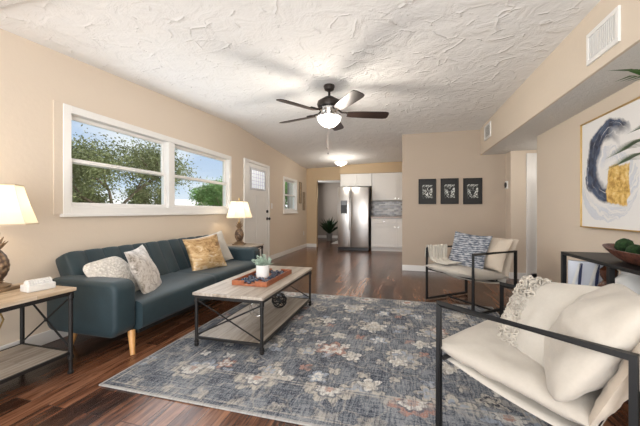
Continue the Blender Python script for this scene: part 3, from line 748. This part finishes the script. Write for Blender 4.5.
# ------------------------------------------------------------------ pineapple lamps
def pineapple_lamp(label, x, y, z, e):
    t = thing('table_lamp', label, 'lamp', (x, y, z), math.radians(12), 'pineapple table lamps')
    mb = MB(); mb.box(-.085, .085, -.085, .085, 0, .022, .006); mb.lathe([(.075, .022), (.078, .034), (.05, .046), (.035, .052), (.045, .06), (.03, .068)], 24); mb.build('lamp_base', 'leafbronze', t, True)
    mb = MB()
    def body(u, v):
        zz = .062 + v * .20; prof = math.sin(PI * (v * .86 + .10)) ** .62
        q = .5 + .5 * math.sin(u * 2 * PI * 9 + v * 20) * math.sin(u * 2 * PI * 9 - v * 20)
        R = .064 * prof * (1 + .10 * q); return Vector((R * math.cos(u * 2 * PI), R * math.sin(u * 2 * PI), zz))
    mb.grid(72, 40, body, True); mb.build('pineapple_body', 'pineapple', t, True)
    mb = MB(); r = random.Random(5)
    for ring, (n, ln, sp) in enumerate(((8, .06, .050), (7, .075, .036), (6, .09, .02))):
        for k in range(n):
            an = 2 * PI * (k + ring * .5) / n; c, s = math.cos(an), math.sin(an); z0 = .250 + ring * .012
            p = [Vector((c * .012, s * .012, z0)), Vector((c * sp * .7, s * sp * .7, z0 + ln * .5)), Vector((c * sp * 1.25, s * sp * 1.25, z0 + ln))]
            mb.tube(p, [.008, .009, .001], 5)
    mb.build('leaf_crown', 'leafbronze', t, True)
    MB().lathe([(.006, .26), (.006, .42), (.014, .42), (.014, .47), (.004, .475)], 10).build('lamp_neck', 'gold', t, True)
    n = 8
    prof = [(.205, .415), (.190, .46), (.170, .52), (.150, .59), (.132, .665)]
    mb = MB(); mb.lathe(prof, n, close=False); sh = mb.build('lamp_shade', 'shade', t)
    mb = MB(); mb.lathe([(.207, .413), (.2065, .422)], n, close=False); mb.lathe([(.1335, .658), (.1335, .668)], n, close=False)
    for k in range(n):
        an = 2 * PI * k / n; mb.tube([(r_ * math.cos(an) * 1.003, r_ * math.sin(an) * 1.003, z_) for r_, z_ in prof], .0018, 4)
    mb.build('shade_binding', 'trim_shade', sh)
    MB().lathe([(.003, .665), (.004, .69), (.012, .70), (.009, .715), (.002, .725)], 12).build('finial', 'gold', t, True)
    mb = MB()
    for k in range(3): an = 2 * PI * k / 3; mb.tube([(0, 0, .664), (.130 * math.cos(an), .130 * math.sin(an), .664)], .0015, 4)
    mb.build('shade_spider', 'gold', t)
    light('lamp_bulb', 'POINT', (x, y, z + .53), e, (1, .78, .52), radius=.04)
    return t
pineapple_lamp('pineapple table lamp on the oak table at the left edge', -2.455, 1.30, .56, 2.6)
pineapple_lamp('pineapple table lamp on the end table beyond the sofa', -2.43, 4.20, .54, 2.6)

t = thing('trinket_box', 'white marble box with ribbed lid beside the left pineapple lamp', 'box', (-2.235, 1.40, .56), math.radians(-8))
MB().box(-.048, .048, -.072, .072, 0, .042, .006).build('box_base', 'marble', t)
mb = MB()
for k in range(9):
    y = -.056 + k * .014; mb.lathe([(.003, -.006), (.027, -.006), (.029, 0), (.027, .006), (.003, .006)], 16, mat=T((0, y, .043), (PI / 2, 0, 0)))
mb.build('ribbed_lid', 'marble', t, True)
tag(MB().tube([(-2.55, 1.20, .50), (-2.60, 1.30, .50), (-2.62, 1.40, .42), (-2.63, 1.44, .32), (-2.66, 1.42, .22), (-2.72, 1.36, .2)], .006, 6).build('lamp_cord', 'gold', smooth=True), 'gold lamp cord hanging behind the left oak table', 'cord')

# ------------------------------------------------------------------ sofa
t = thing('sofa', 'dark teal channel tufted futon sofa with amber tapered legs', 'sofa', (-2.3, 2.8, 0))
def rel(o): o.location = Vector(o.location) - Vector((-2.3, 2.8, 0)); return o
Y0, Y1 = 1.86, 3.76
mb = MB()
def seat(u, v):   # closed section round X/Z, swept along Y
    Yv = Y0 + v * (Y1 - Y0)
    crease = math.exp(-((Yv - 2.81) / .012) ** 2) * .014
    an = u * 2 * PI; c, s = math.cos(an), math.sin(an)
    e = .30
    X = math.copysign(abs(c) ** e, c); Z = math.copysign(abs(s) ** e, s)
    puff = .012 * math.sin(PI * v) if Z > 0 else 0
    return Vector((-2.20 + X * (.315 - crease), Yv, .272 + Z * (.112 - crease + puff)))
rows = mb.grid(44, 90, seat, True); mb.bm.faces.new(rows[0][::-1]); mb.bm.faces.new(rows[-1])
rel(mb.build('seat_cushion', 'sofa', t, 60))
mb = MB()
BL = 1.80; BR = 3.70
def back(u, v):
    Yv = BL + v * (BR - BL); an = u * 2 * PI; c, s = math.cos(an), math.sin(an)
    X = math.copysign(abs(c) ** .25, c); Z = math.copysign(abs(s) ** .22, s)
    k = (Yv - BL) / (BR - BL) * 12; ch = 1 - abs(math.sin(PI * k)) ** .55
    th = .075 - (ch * .020 if X > -.2 else 0) 
    endr = min(1, min(v, 1 - v) * 40) ** .5 * .012 - .012
    hx, hz = X * (th + endr), Z * (.205 + endr - ch * .002)
    a = math.radians(26)     # reclined
    return Vector((-2.555 + hx * math.cos(a) - hz * math.sin(a), Yv, .525 + hx * math.sin(a) + hz * math.cos(a)))
rows = mb.grid(48, 260, back, True); mb.bm.faces.new(rows[0][::-1]); mb.bm.faces.new(rows[-1])
rel(mb.build('backrest', 'sofa', t, 60))
for (ya, yb) in ((1.68, 1.865), (3.755, 3.94)):
    b = bmesh.new(); bmesh.ops.create_cube(b, size=1)
    for v_ in b.verts: v_.co = Vector(((-2.28 + v_.co.x * .68), ((ya + yb) / 2 + v_.co.y * (yb - ya)), .352 + v_.co.z * .40))
    ed = [e for e in b.edges if abs((e.verts[0].co - e.verts[1].co).y) > .05]
    bmesh.ops.bevel(b, geom=ed, offset=.075, segments=7, affect='EDGES', profile=.5)
    ed = [e for e in b.edges if e.is_manifold and len(e.link_faces) == 2 and e.calc_face_angle(0) > 1.2]
    bmesh.ops.bevel(b, geom=ed, offset=.035, segments=4, affect='EDGES', profile=.5)
    rel(MB().join(b).build('armrest', 'sofa', t, 50))
rel(MB().box(-2.50, -1.93, 1.87, 3.75, .135, .165, .004).build('base_frame', 'ironblack', t))
for lx in (-1.97, -2.50):
    for ly, sg in ((1.84, -1), (3.78, 1)):
        rel(MB().tube([(lx, ly, .165), (lx + (.05 if lx > -2.2 else -.03), ly + sg * .035, 0.0)], [.027, .016], 14).build('leg', 'oak', t, True))

def pillow(name, label, mat, c, n, up, w, h, th, cat='pillow', group=None, seed=0, pinch=.07, wr=.012, m=26, twist=0, parent=None, rnd=0):
    mb = MB(); mt = basis((0, 0, 0), n, up)
    if twist: mt = mt @ Matrix.Rotation(twist, 4, 'Y')
    off = Vector((seed * 3.1, seed, 0)); sides = []
    def surf(sgn):
        def f(u, v):
            a, b = u * 2 - 1, v * 2 - 1
            x = a * w / 2 * (1 - pinch * (1 - b * b)); z = b * h / 2 * (1 - pinch * (1 - a * a)); cr_ = 1 - rnd * (a * b) ** 4; x *= cr_; z *= cr_
            k = max(0, (1 - a ** 4) * (1 - b ** 4)) ** .55 * (.55 + .45 * (1 - a * a) * (1 - b * b))
            wr_ = mnoise.noise(Vector((x * 7, sgn * 2, z * 7)) + off) * wr * k * 1.6 + mnoise.noise(Vector((x * 18, sgn * 2, z * 18)) + off) * wr * .5 * k
            return Vector((x, sgn * th / 2 * k + wr_ + mnoise.noise(Vector((x * 4, 0, z * 4)) + off) * wr * .6, z))
        return f
    mb.grid(m, m, surf(1)); mb.grid(m, m, surf(-1))
    bmesh.ops.remove_doubles(mb.bm, verts=mb.bm.verts, dist=1e-5)
    mb.bm.transform(mt)
    o = mb.build(name, mat, parent, 80, loc=c)
    if not parent: tag(o, label, cat, group)
    return o, mt
pillow('throw_pillow', 'off white woven textured pillow against the near sofa arm', 'woven', (-2.30, 2.0, .505), (.62, .05, .60), (-.6, -.05, .8), .40, .42, .16, seed=1, m=40, twist=.12, pinch=.02, rnd=.15)
pillow('throw_pillow', 'silver beige patterned velvet pillow leaning in the sofa middle left', 'silver', (-2.17, 2.17, .53), (.82, .42, .38), (-.40, .05, .9), .44, .46, .13, seed=2, twist=.28)
pillow('throw_pillow', 'shiny gold bronze pillow near the far end of the sofa', 'goldcloth', (-2.235, 3.10, .565), (.85, -.42, .40), (-.40, .05, .9), .44, .42, .15, seed=3, twist=-.03)
pillow('throw_pillow', 'plain white pillow behind the gold pillow by the far sofa arm', 'canvas', (-2.37, 3.47, .565), (.85, -.35, .38), (-.4, 0, .9), .44, .42, .12, seed=4, twist=.05)

# ------------------------------------------------------------------ things on the coffee table
TZ = .4304
t = thing('serving_tray', 'reddish wooden tray on the coffee table', 'tray', (-1.245, 2.60, TZ))
MB().box(-.155, .155, -.285, .285, 0, .010, .002).build('tray_bottom', 'redwood', t)
mb = MB()
for s in (-1, 1):
    mb.box(s * .155 - .007, s * .155 + .007, -.292, .292, 0, .042, .002); 
    mb.box(-.148, -.05, s * .285 - .007, s * .285 + .007, 0, .042, .002); mb.box(.05, .148, s * .285 - .007, s * .285 + .007, 0, .042, .002)
    mb.box(-.05, .05, s * .285 - .007, s * .285 + .007, 0, .016, .002)
mb.build('tray_rim', 'redwood', t)
t = thing('potted_succulent', 'small dusty green plant in a white cylindrical pot on the tray', 'plant', (-1.27, 2.62, TZ + .0105))
MB().lathe([(.055, 0), (.060, .004), (.062, .112), (.058, .115), (.054, .112), (.052, .095), (.004, .095)], 28).build('pot', 'ceramic', t, True)
mb = MB(); r = random.Random(11)
for k in range(46):
    an = r.uniform(0, 2 * PI); el = r.uniform(.15, 1.4); ln = r.uniform(.06, .125)
    dv = Vector((math.cos(an) * math.cos(el), math.sin(an) * math.cos(el), math.sin(el) * .85)); b0_ = Vector((0, 0, .10))
    for q in range(4):
        p = b0_ + dv * ln * (.4 + .2 * q)
        for s in (-1, 1):
            sd = dv.cross(Vector((r.uniform(-1, 1), r.uniform(-1, 1), 1))).normalized() * s
            tip = p + sd * .022 + dv * .012; pw = dv * .008
            mb.quad(p - pw, p + sd * .013 - pw * .6 + Vector((0, 0, .003)), tip, p + sd * .011 + pw * 1.4)
    mb.tube([b0_, b0_ + dv * ln], .0012, 4)
mb.build('leaves', 'sage', t)
r = random.Random(4); first = None; placed = []
k = 0
while k < 62:
    x, y = r.uniform(-.135, .135), r.uniform(-.265, .265)
    if abs(x + .025) < .085 and abs(y - .02) < .085: continue
    if any((x - a) ** 2 + (y - b) ** 2 < .028 ** 2 for a, b in placed) and r.random() < .9: continue
    if any((x - a) ** 2 + (y - b) ** 2 < .024 ** 2 for a, b in placed): continue
    placed.append((x, y)); s = r.uniform(.75, 1.05)
    if first is None:
        mb = MB(); mb.ball((0, 0, .0), .0215, 2, (1, .85, .62))
        for v_ in mb.bm.verts: v_.co *= 1 + .13 * mnoise.noise(v_.co * 60)
        o = first = tag(mb.build('pebble', 'stone', smooth=True), 'glossy blue black stone scattered in the wooden tray', 'stone', 'polished stones in the tray')
    else: o = first.copy(); COL.objects.link(o)
    o.location = (-1.245 + x, 2.60 + y, TZ + .0095 + .0135 * s); o.scale = (s, s, s); o.rotation_euler = (0, 0, r.uniform(0, 6)); k += 1
def orb(c, R, rt, mat, label, n, seed):
    mb = MB(); r = random.Random(seed)
    for k in range(n):
        nv = Vector((r.gauss(0, 1), r.gauss(0, 1), r.gauss(0, 1))); mb.torus((0, 0, 0), R - rt, rt, 30, 6, normal=nv)
    return tag(mb.build('wire_orb', mat, smooth=True, loc=c), label, 'ornament')
orb((-1.20, 2.85, .0855 + .079), .078, .0045, 'black', 'black open wire orb on the lower shelf of the coffee table', 9, 14)
orb((-1.30, 2.56, .0855 + .071), .070, .002, 'chrome', 'thin silver wire orb on the lower shelf of the coffee table', 6, 5)

# ------------------------------------------------------------------ sling armchairs  (local: +x front, +y left, z up)
CL, CW, CH = .652, .635, .622
def sling_chair(label, x, y, rz, sc=1):
    t = thing('armchair', label, 'armchair', (x, y, .0102), rz, 'black framed sling armchairs'); r = .0115
    a, b = CL / 2, CW / 2
    for s in (-1, 1):
        mb = MB(); mb.tube([(a, s * b, r), (a, s * b, CH - r), (-a, s * b, CH - r), (-a, s * b, r)], r, 4, square=True, closed=True); mb.build('side_frame', 'black', t)
    mb = MB(); mb.bar((.02, -b, r), (.02, b, r), r * .8); mb.build('floor_stretcher', 'black', t)
    MB().bar((a - .02, -b, .36), (a - .02, b, .36), .009).build('front_rail', 'black', t)
    MB().bar((-.20, -b + .02, .265), (-.20, b - .02, .265), .009).build('seat_rail', 'black', t)
    mb = MB()
    for s in (-1, 1): mb.bar((-.205, s * (b - .13), .265), (-a - .045, s * (b - .13), .70), .008); mb.bar((-.205, s * (b - .13), .265), (a - .02, s * (b - .13), .36), .008)
    mb.bar((-a - .045, -b + .06, .70), (-a - .045, b - .06, .70), .008)
    mb.build('sling_frame', 'black', t)
    hb = b - .004
    def cush(name, P0, P1, th, mat, seed, sag, over=0):
        P0, P1 = Vector(P0), Vector(P1); d = P1 - P0; nn = Vector((-d.z, 0, d.x)).normalized()
        if nn.z < 0: nn = -nn
        def f(sg):
            def q(u, v):
                p = u * 2 - 1; w = v * 2 - 1
                k = max(0, (1 - p ** 6) * (1 - w ** 6)) ** .5 * (.62 + .38 * (1 - p * p) * (1 - w * w))
                base_ = P0 + d * v - nn * (sag * math.sin(PI * v) * (1 - p * p * .6))
                yy = p * (hb + over * (v < .0)) * (1 - .05 * (1 - w * w))
                wr = mnoise.noise(Vector((p * 2.2, w * 2.5, seed + sg))) * .018 * k + mnoise.noise(Vector((p * 5, w * 8, seed + sg * 2))) * .010 * k
                ext = d.normalized() * (-.012 * abs(p) ** 3 if v < .02 else 0)
                return base_ + Vector((0, yy, 0)) + nn * (sg * th / 2 * k + wr) + ext
            return q
        mb = MB(); mb.grid(34, 34, f(1)); mb.grid(34, 34, f(-1)); bmesh.ops.remove_doubles(mb.bm, verts=mb.bm.verts, dist=1e-5)
        return mb.build(name, mat, t, 80)
    cush('seat_cushion', (a + .035, 0, .405), (-.235, 0, .335), .135, 'linen', 1.3, .015)
    cush('back_cushion', (-.215, 0, .325), (-a - .065, 0, .735), .085, 'linen2', 4.7, .0)
    # underside canvas of the sling
    mb = MB(); mb.grid(12, 12, lambda u, v: Vector((a - .01 + (-.205 - a) * v, (u * 2 - 1) * (b - .03), .352 - .085 * v - .015 * math.sin(PI * v))))
    mb.grid(12, 12, lambda u, v: Vector((-.205 + (-a + .165) * v, (u * 2 - 1) * (b - .03), .262 + .438 * v)))
    o = mb.build('sling_canvas', 'canvas', t, True); m_ = o.modifiers.new('thick', 'SOLIDIFY'); m_.thickness = .003
    return t
far_rz = math.radians(219.3); near_rz = math.radians(140.7)
FCX, FCY, NCX, NCY = .728, 3.80, .618, 1.583
sling_chair('cream sling armchair with black metal frame standing past the rug, holding a blue pillow', FCX, FCY, far_rz)
sling_chair('cream sling armchair with black metal frame in the right foreground', NCX, NCY, near_rz)
def loc(cx, cy, rz, p): c, s = math.cos(rz), math.sin(rz); return Vector((cx + p[0] * c - p[1] * s, cy + p[0] * s + p[1] * c, p[2]))
def dirr(rz, p): c, s = math.cos(rz), math.sin(rz); return Vector((p[0] * c - p[1] * s, p[0] * s + p[1] * c, p[2]))
F = lambda *p: loc(FCX, FCY, far_rz, p); FD = lambda *p: dirr(far_rz, p)
NQ = lambda *p: loc(NCX, NCY, near_rz, p); ND = lambda *p: dirr(near_rz, p)
pillow('throw_pillow', 'blue grey broken stripe square pillow on the far armchair', 'bluepillow', F(-.04, -.05, .585), FD(.85, .22, .38), FD(-.35, -.05, .9), .44, .46, .13, seed=6, twist=-.04)
pillow('throw_pillow', 'oat coloured pillow leaning at the back of the far armchair', 'linen2', F(-.20, .10, .585), FD(.85, .0, .48), FD(-.45, 0, .9), .44, .40, .14, seed=7)
# throw blanket over the far chair's arm
mb = MB()
path = [(-.335, .50), (-.325, .60), (-.312, .636), (-.295, .625), (-.28, .56), (-.255, .485), (-.19, .462), (-.08, .462), (.0, .464)]
def thr(u, v):
    k = v * (len(path) - 1); i = min(len(path) - 2, int(k)); f_ = k - i; y = path[i][0] * (1 - f_) + path[i + 1][0] * f_; z = path[i][1] * (1 - f_) + path[i + 1][1] * f_
    x = .34 - u * (.26 + .05 * math.sin(v * 5)); fold = math.sin(u * 22 + v * 3) * .010 + mnoise.noise(Vector((u * 4, v * 5, 2))) * .016
    return Vector((x, y + abs(fold) * .8, z + abs(fold) + .004))
mb.grid(40, 40, thr); rz_ = Matrix.Rotation(far_rz, 4, 'Z'); mb.bm.transform(rz_)
o = tag(mb.build('throw_blanket', 'throw', smooth=80, loc=(FCX, FCY, 0)), 'grey cream throw draped over the far armchair arm', 'blanket'); m_ = o.modifiers.new('thick', 'SOLIDIFY'); m_.thickness = .006; m_.offset = 1

# pillows on the near chair
big, _ = pillow('throw_pillow', 'large plain cream pillow against the back of the near armchair', 'linen', NQ(-.17, .10, .575), ND(.78, .30, .55), ND(-.5, -.05, .85), .47, .47, .20, seed=9, m=44, twist=.15, pinch=.02, rnd=.12, wr=.02)
tuf, mt = pillow('throw_pillow', 'ivory pillow with chunky looped tufts on the near armchair', 'canvas', NQ(.015, -.035, .545), ND(.45, .68, .50), ND(-.35, -.30, .85), .46, .44, .19, seed=10, m=44, twist=.28, pinch=.05, rnd=.05, wr=.018)
mb = MB(); r = random.Random(8)
for k in range(290):
    a = r.uniform(.12, 1.0); b = r.uniform(-1, 1)
    w, h, th = .46, .44, .19
    x = a * w / 2 * (1 - .07 * (1 - b * b)); z = b * h / 2 * (1 - .07 * (1 - a * a))
    kk = max(0, (1 - a ** 4) * (1 - b ** 4)) ** .55 * (.55 + .45 * (1 - a * a) * (1 - b * b))
    c = mt @ Vector((x, th / 2 * kk + .006, z)); nrm = (mt.to_3x3() @ Vector((r.uniform(-1, 1), .5, r.uniform(-1, 1)))).normalized()
    mb.torus(c, r.uniform(.009, .015), .0036, 10, 5, normal=nrm)
o = mb.build('loop_tufts', 'chunky', tuf, True); o['kind'] = 'stuff'

# ------------------------------------------------------------------ black console on the right
t = thing('console_shelf', 'black metal console shelf along the right wall under the painting', 'console', (1.385, 2.0, 0))
x0, x1, y0, y1, H = -.215, .215, -.75, .75, .75; r = .014
MB().box(x0, x1, y0, y1, H - .022, H, .003).build('tabletop', 'black', t)
for cx in (x0 + r, x1 - r):
    for cy in (y1 - r, .19, -.36, y0 + r): MB().box(cx - r, cx + r, cy - r, cy + r, 0, H - .022, .002).build('leg', 'black', t)
MB().box(-.03, -.006, y1 - .024, y1, 0, H - .022, .002).build('end_post', 'black', t)
for z in (.43, .12):
    MB().box(x0 + .028, x1 - .028, y0 + .028, y1 - .028, z - .012, z, .002).build('shelf', 'black', t)
    mb = MB()
    for cx in (x0 + r, x1 - r): mb.box(cx - r, cx + r, y0 + .028, y1 - .028, z - .02, z + .004, .002)
    for cy in (y0 + r, y1 - r): mb.box(x0 + .028, x1 - .028, cy - r, cy + r, z - .02, z + .004, .002)
    mb.build('shelf_rail', 'black', t)
# oval carved bowl with moss balls
t = thing('dough_bowl', 'long carved reddish brown wooden bowl on the black console', 'bowl', (1.34, 2.09, .75), 0)
mb = MB()
def bo(u, v):
    an = u * 2 * PI
    if v < .5: q = v * 2; R = .35 + .65 * q ** .7; z = q ** 1.5 * .085
    else: q = (1 - v) * 2; R = (.33 + .61 * q ** .7); z = .014 + q ** 1.5 * .071
    yy = math.sin(an) * .40 * R; xx = math.cos(an) * .15 * R
    lift = (abs(math.sin(an)) ** 3) * .016 * (z / .085)
    return Vector((xx, yy, z + lift + .001))
rows = mb.grid(48, 20, bo, True); mb.bm.faces.new(rows[0][::-1]); mb.bm.faces.new(rows[-1]); mb.build('bowl_shell', 'bowlwood', t, True)
for k, (px, py, rr_, lb) in enumerate(((.0, .285, .046, 'green moss ball at the far end of the carved bowl'), (-.01, .175, .044, 'small low green moss ball, second from the far end of the bowl'), (.005, .055, .056, 'largest green moss ball in the middle of the carved bowl'), (.0, -.10, .05, 'green moss ball at the near end of the carved bowl'))):
    mb = MB(); mb.ball((0, 0, 0), rr_, 4)
    for v_ in mb.bm.verts: v_.co *= 1 + .09 * mnoise.noise(v_.co * 45) + .05 * mnoise.noise(v_.co * 120)
    tag(mb.build('moss_ball', 'moss', smooth=80, loc=(1.34 + px, 2.06 + py, .75 + rr_ + .024 + (.022 if k == 0 else 0))), lb, 'moss ball', 'moss balls in the bowl')
# vase with palm fronds just past the frame
t = thing('palm_vase', 'tall white vase of green palm fronds on the console in front of the painting', 'plant', (1.36, 1.58, .75))
MB().lathe([(.05, 0), (.075, .06), (.08, .14), (.05, .24), (.035, .28), (.042, .30), (.034, .30), (.03, .27), (.01, .25)], 28).build('vase', 'ceramic', t, True)
def frond(p0, p1, p2, n, ln):
    mb = MB(); p0, p1, p2 = map(Vector, (p0, p1, p2)); q = lambda s: p0 * (1 - s) ** 2 + p1 * 2 * s * (1 - s) + p2 * s * s
    mb.tube([q(i / 12) for i in range(13)], [.005 - .0035 * i / 12 for i in range(13)], 5)
    for i in range(n):
        s = .35 + .65 * i / (n - 1); p = q(s); tg = (q(min(1, s + .02)) - q(s - .02)).normalized()
        for sd in (-1, 1):
            up = Vector((0, 0, 1)); side = tg.cross(up).normalized() * sd
            dv = (tg * .8 + side * .55 + up * .12).normalized(); l_ = ln * (1 - .45 * abs(s - .6))
            w = up.cross(dv).normalized() * .013; m1 = p + dv * l_ * .45; e = p + dv * l_ + Vector((0, 0, -.05 * l_ / .2))
            mb.quad(p - w * .3, m1 - w, e, m1 + w); 
    return mb
for a, b in (((.0, .25, .74), (-.03, .56, .68)), ((-.04, .22, .64), (-.06, .50, .60)), ((.05, .2, .80), (.06, .54, .80)), ((-.1, -.1, .7), (-.25, -.4, .65)), ((.0, .1, .8), (-.22, .25, .95))):
    frond((0, 0, .27), a, b, 20, .24).build('frond', 'palm', t)
# ornaments on the middle shelf
t = thing('zigzag_sculpture', 'mirrored silver and navy zigzag frame on the console shelf', 'ornament', (1.30, 2.64, .4345), math.radians(-26))
MB().box(-.12, .12, -.012, .012, 0, .26, .004).build('frame_panel', 'mirror', t)
for k in range(5):
    s = -1 if k % 2 else 1; mb = MB(); mb.bar((-.105 + k * .046, -.018, .02), (-.07 + k * .046 + .02 * s, -.018, .245), .010); mb.build('enamel_bar', 'navy' if k % 2 else 'ceramic', t)
tag(MB().lathe([(.03, 0), (.04, .01), (.025, .04), (.055, .08), (.058, .12), (.03, .16), (.045, .19), (.048, .23), (.02, .26), (.01, .265)], 24).build('brown_vase', 'amber', smooth=True, loc=(1.33, 2.48, .4345)), 'glossy dark brown gourd vase on the console shelf', 'vase')
tag(MB().lathe([(.05, 0), (.085, .05), (.095, .12), (.08, .19), (.045, .235), (.05, .25), (.04, .25), (.035, .23)], 28).build('white_vase', 'ceramic', smooth=True, loc=(1.36, 2.32, .4345)), 'round white ceramic vase on the console shelf behind the pillow', 'vase')

# ------------------------------------------------------------------ outside the windows
struct(MB().box(-90, -3.2, -40, 90, -.5, -.3).build('ground', 'yard'))
def tree(label, x, y, h, cr, trunk_h, nleaf, mat, seed, leaf=.16, dens=1.0, group='trees beyond the windows'):
    t = thing('tree', label, 'tree', (x, y, -.3), 0, group); r = random.Random(seed); mb = MB(); tips = []
    def branch(p, d, ln, rad, lv):
        q = p + d * ln * .5 + Vector((r.uniform(-.06, .06), r.uniform(-.06, .06), 0)) * ln; e = p + d * ln
        mb.tube([p, q, e], [rad, rad * .85, rad * .65], 6)
        if lv == 0: tips.append(e); return
        for k in range(3 if lv > 1 else 4):
            nd = (d + Vector((r.uniform(-1, 1), r.uniform(-1, 1), r.uniform(-.25, .55))) * .85).normalized(); branch(e, nd, ln * r.uniform(.6, .8) * (2.1 if lv == 4 else 1), rad * .62, lv - 1)
        tips.append(e)
    branch(Vector((0, 0, 0)), Vector((.05, .05, 1)).normalized(), trunk_h * .5, trunk_h * .075, 4)
    mb.build('trunk', 'trunk', t, True)
    mb = MB()
    cz = trunk_h + (h - trunk_h) * .5
    for k in range(nleaf):
        c = r.choice(tips) + Vector((r.gauss(0, 1), r.gauss(0, 1), r.gauss(0, 1.0))) * cr * .15
        a = Vector((r.uniform(-1, 1), r.uniform(-1, 1), r.uniform(-.5, 1))).normalized(); b = a.orthogonal().normalized(); l_ = leaf * r.uniform(.6, 1.2)
        mb.quad(c - a * l_, c - b * l_ * .45, c + a * l_, c + b * l_ * .45)
    o = mb.build('foliage', mat, t); o['kind'] = 'stuff'
    return t
tree('broad spreading dark olive tree filling the left window', -14.6, 12.4, 5.5, 2.9, 2.05, 26000, 'foliage_dark', 5, .075)
tree('second olive tree low at the left side of the big window', -22.5, 16.5, 4.0, 2.4, 1.3, 7000, 'foliage_dark', 21, .09)
tree('rounded bright green tree seen in the right window', -14.6, 22.4, 4.5, 2.0, 1.55, 12000, 'foliage_light', 9, .10)
tree('bright green tree far behind the small kitchen window', -11.0, 28.5, 4.2, 2.2, 1.7, 5000, 'foliage_light', 33, .15)
for (lb, x_, y_, th_, ml, sd) in (('dense dark shrub low at the left edge of the big window', -14.8, 9.0, 1.0, 'foliage_dark', 41), ('low shrub under the olive tree behind the window sash', -16.6, 12.6, .85, 'foliage_dark', 42), ('low shrub near the window mullion', -14.9, 15.9, 1.15, 'foliage_dark', 43)):
    o_ = tree(lb, x_, y_, 1.5, 1.2, th_, 4200, ml, sd, .085, group='shrubs under the olive tree'); o_.name = 'shrub'; o_['category'] = 'shrub'
t = thing('neighbor_house', 'low pale house with white roof across the yard', 'house', (-32, 33, -.3), math.radians(-75))
MB().box(-3, 3, -34, 18, 0, 1.6).build('wall', 'housewall', t)
mb = MB(); P_ = [(-3.5, -34.5, 1.6), (3.5, -34.5, 1.6), (0, -34.5, 2.9), (-3.5, 18.5, 1.6), (3.5, 18.5, 1.6), (0, 18.5, 2.9)]
vs = [mb.bm.verts.new(p) for p in P_]
for f in ((0, 1, 2), (5, 4, 3), (0, 3, 4, 1), (1, 4, 5, 2), (2, 5, 3, 0)): mb.bm.faces.new([vs[i] for i in f])
mb.build('roof', 'roofwhite', t)
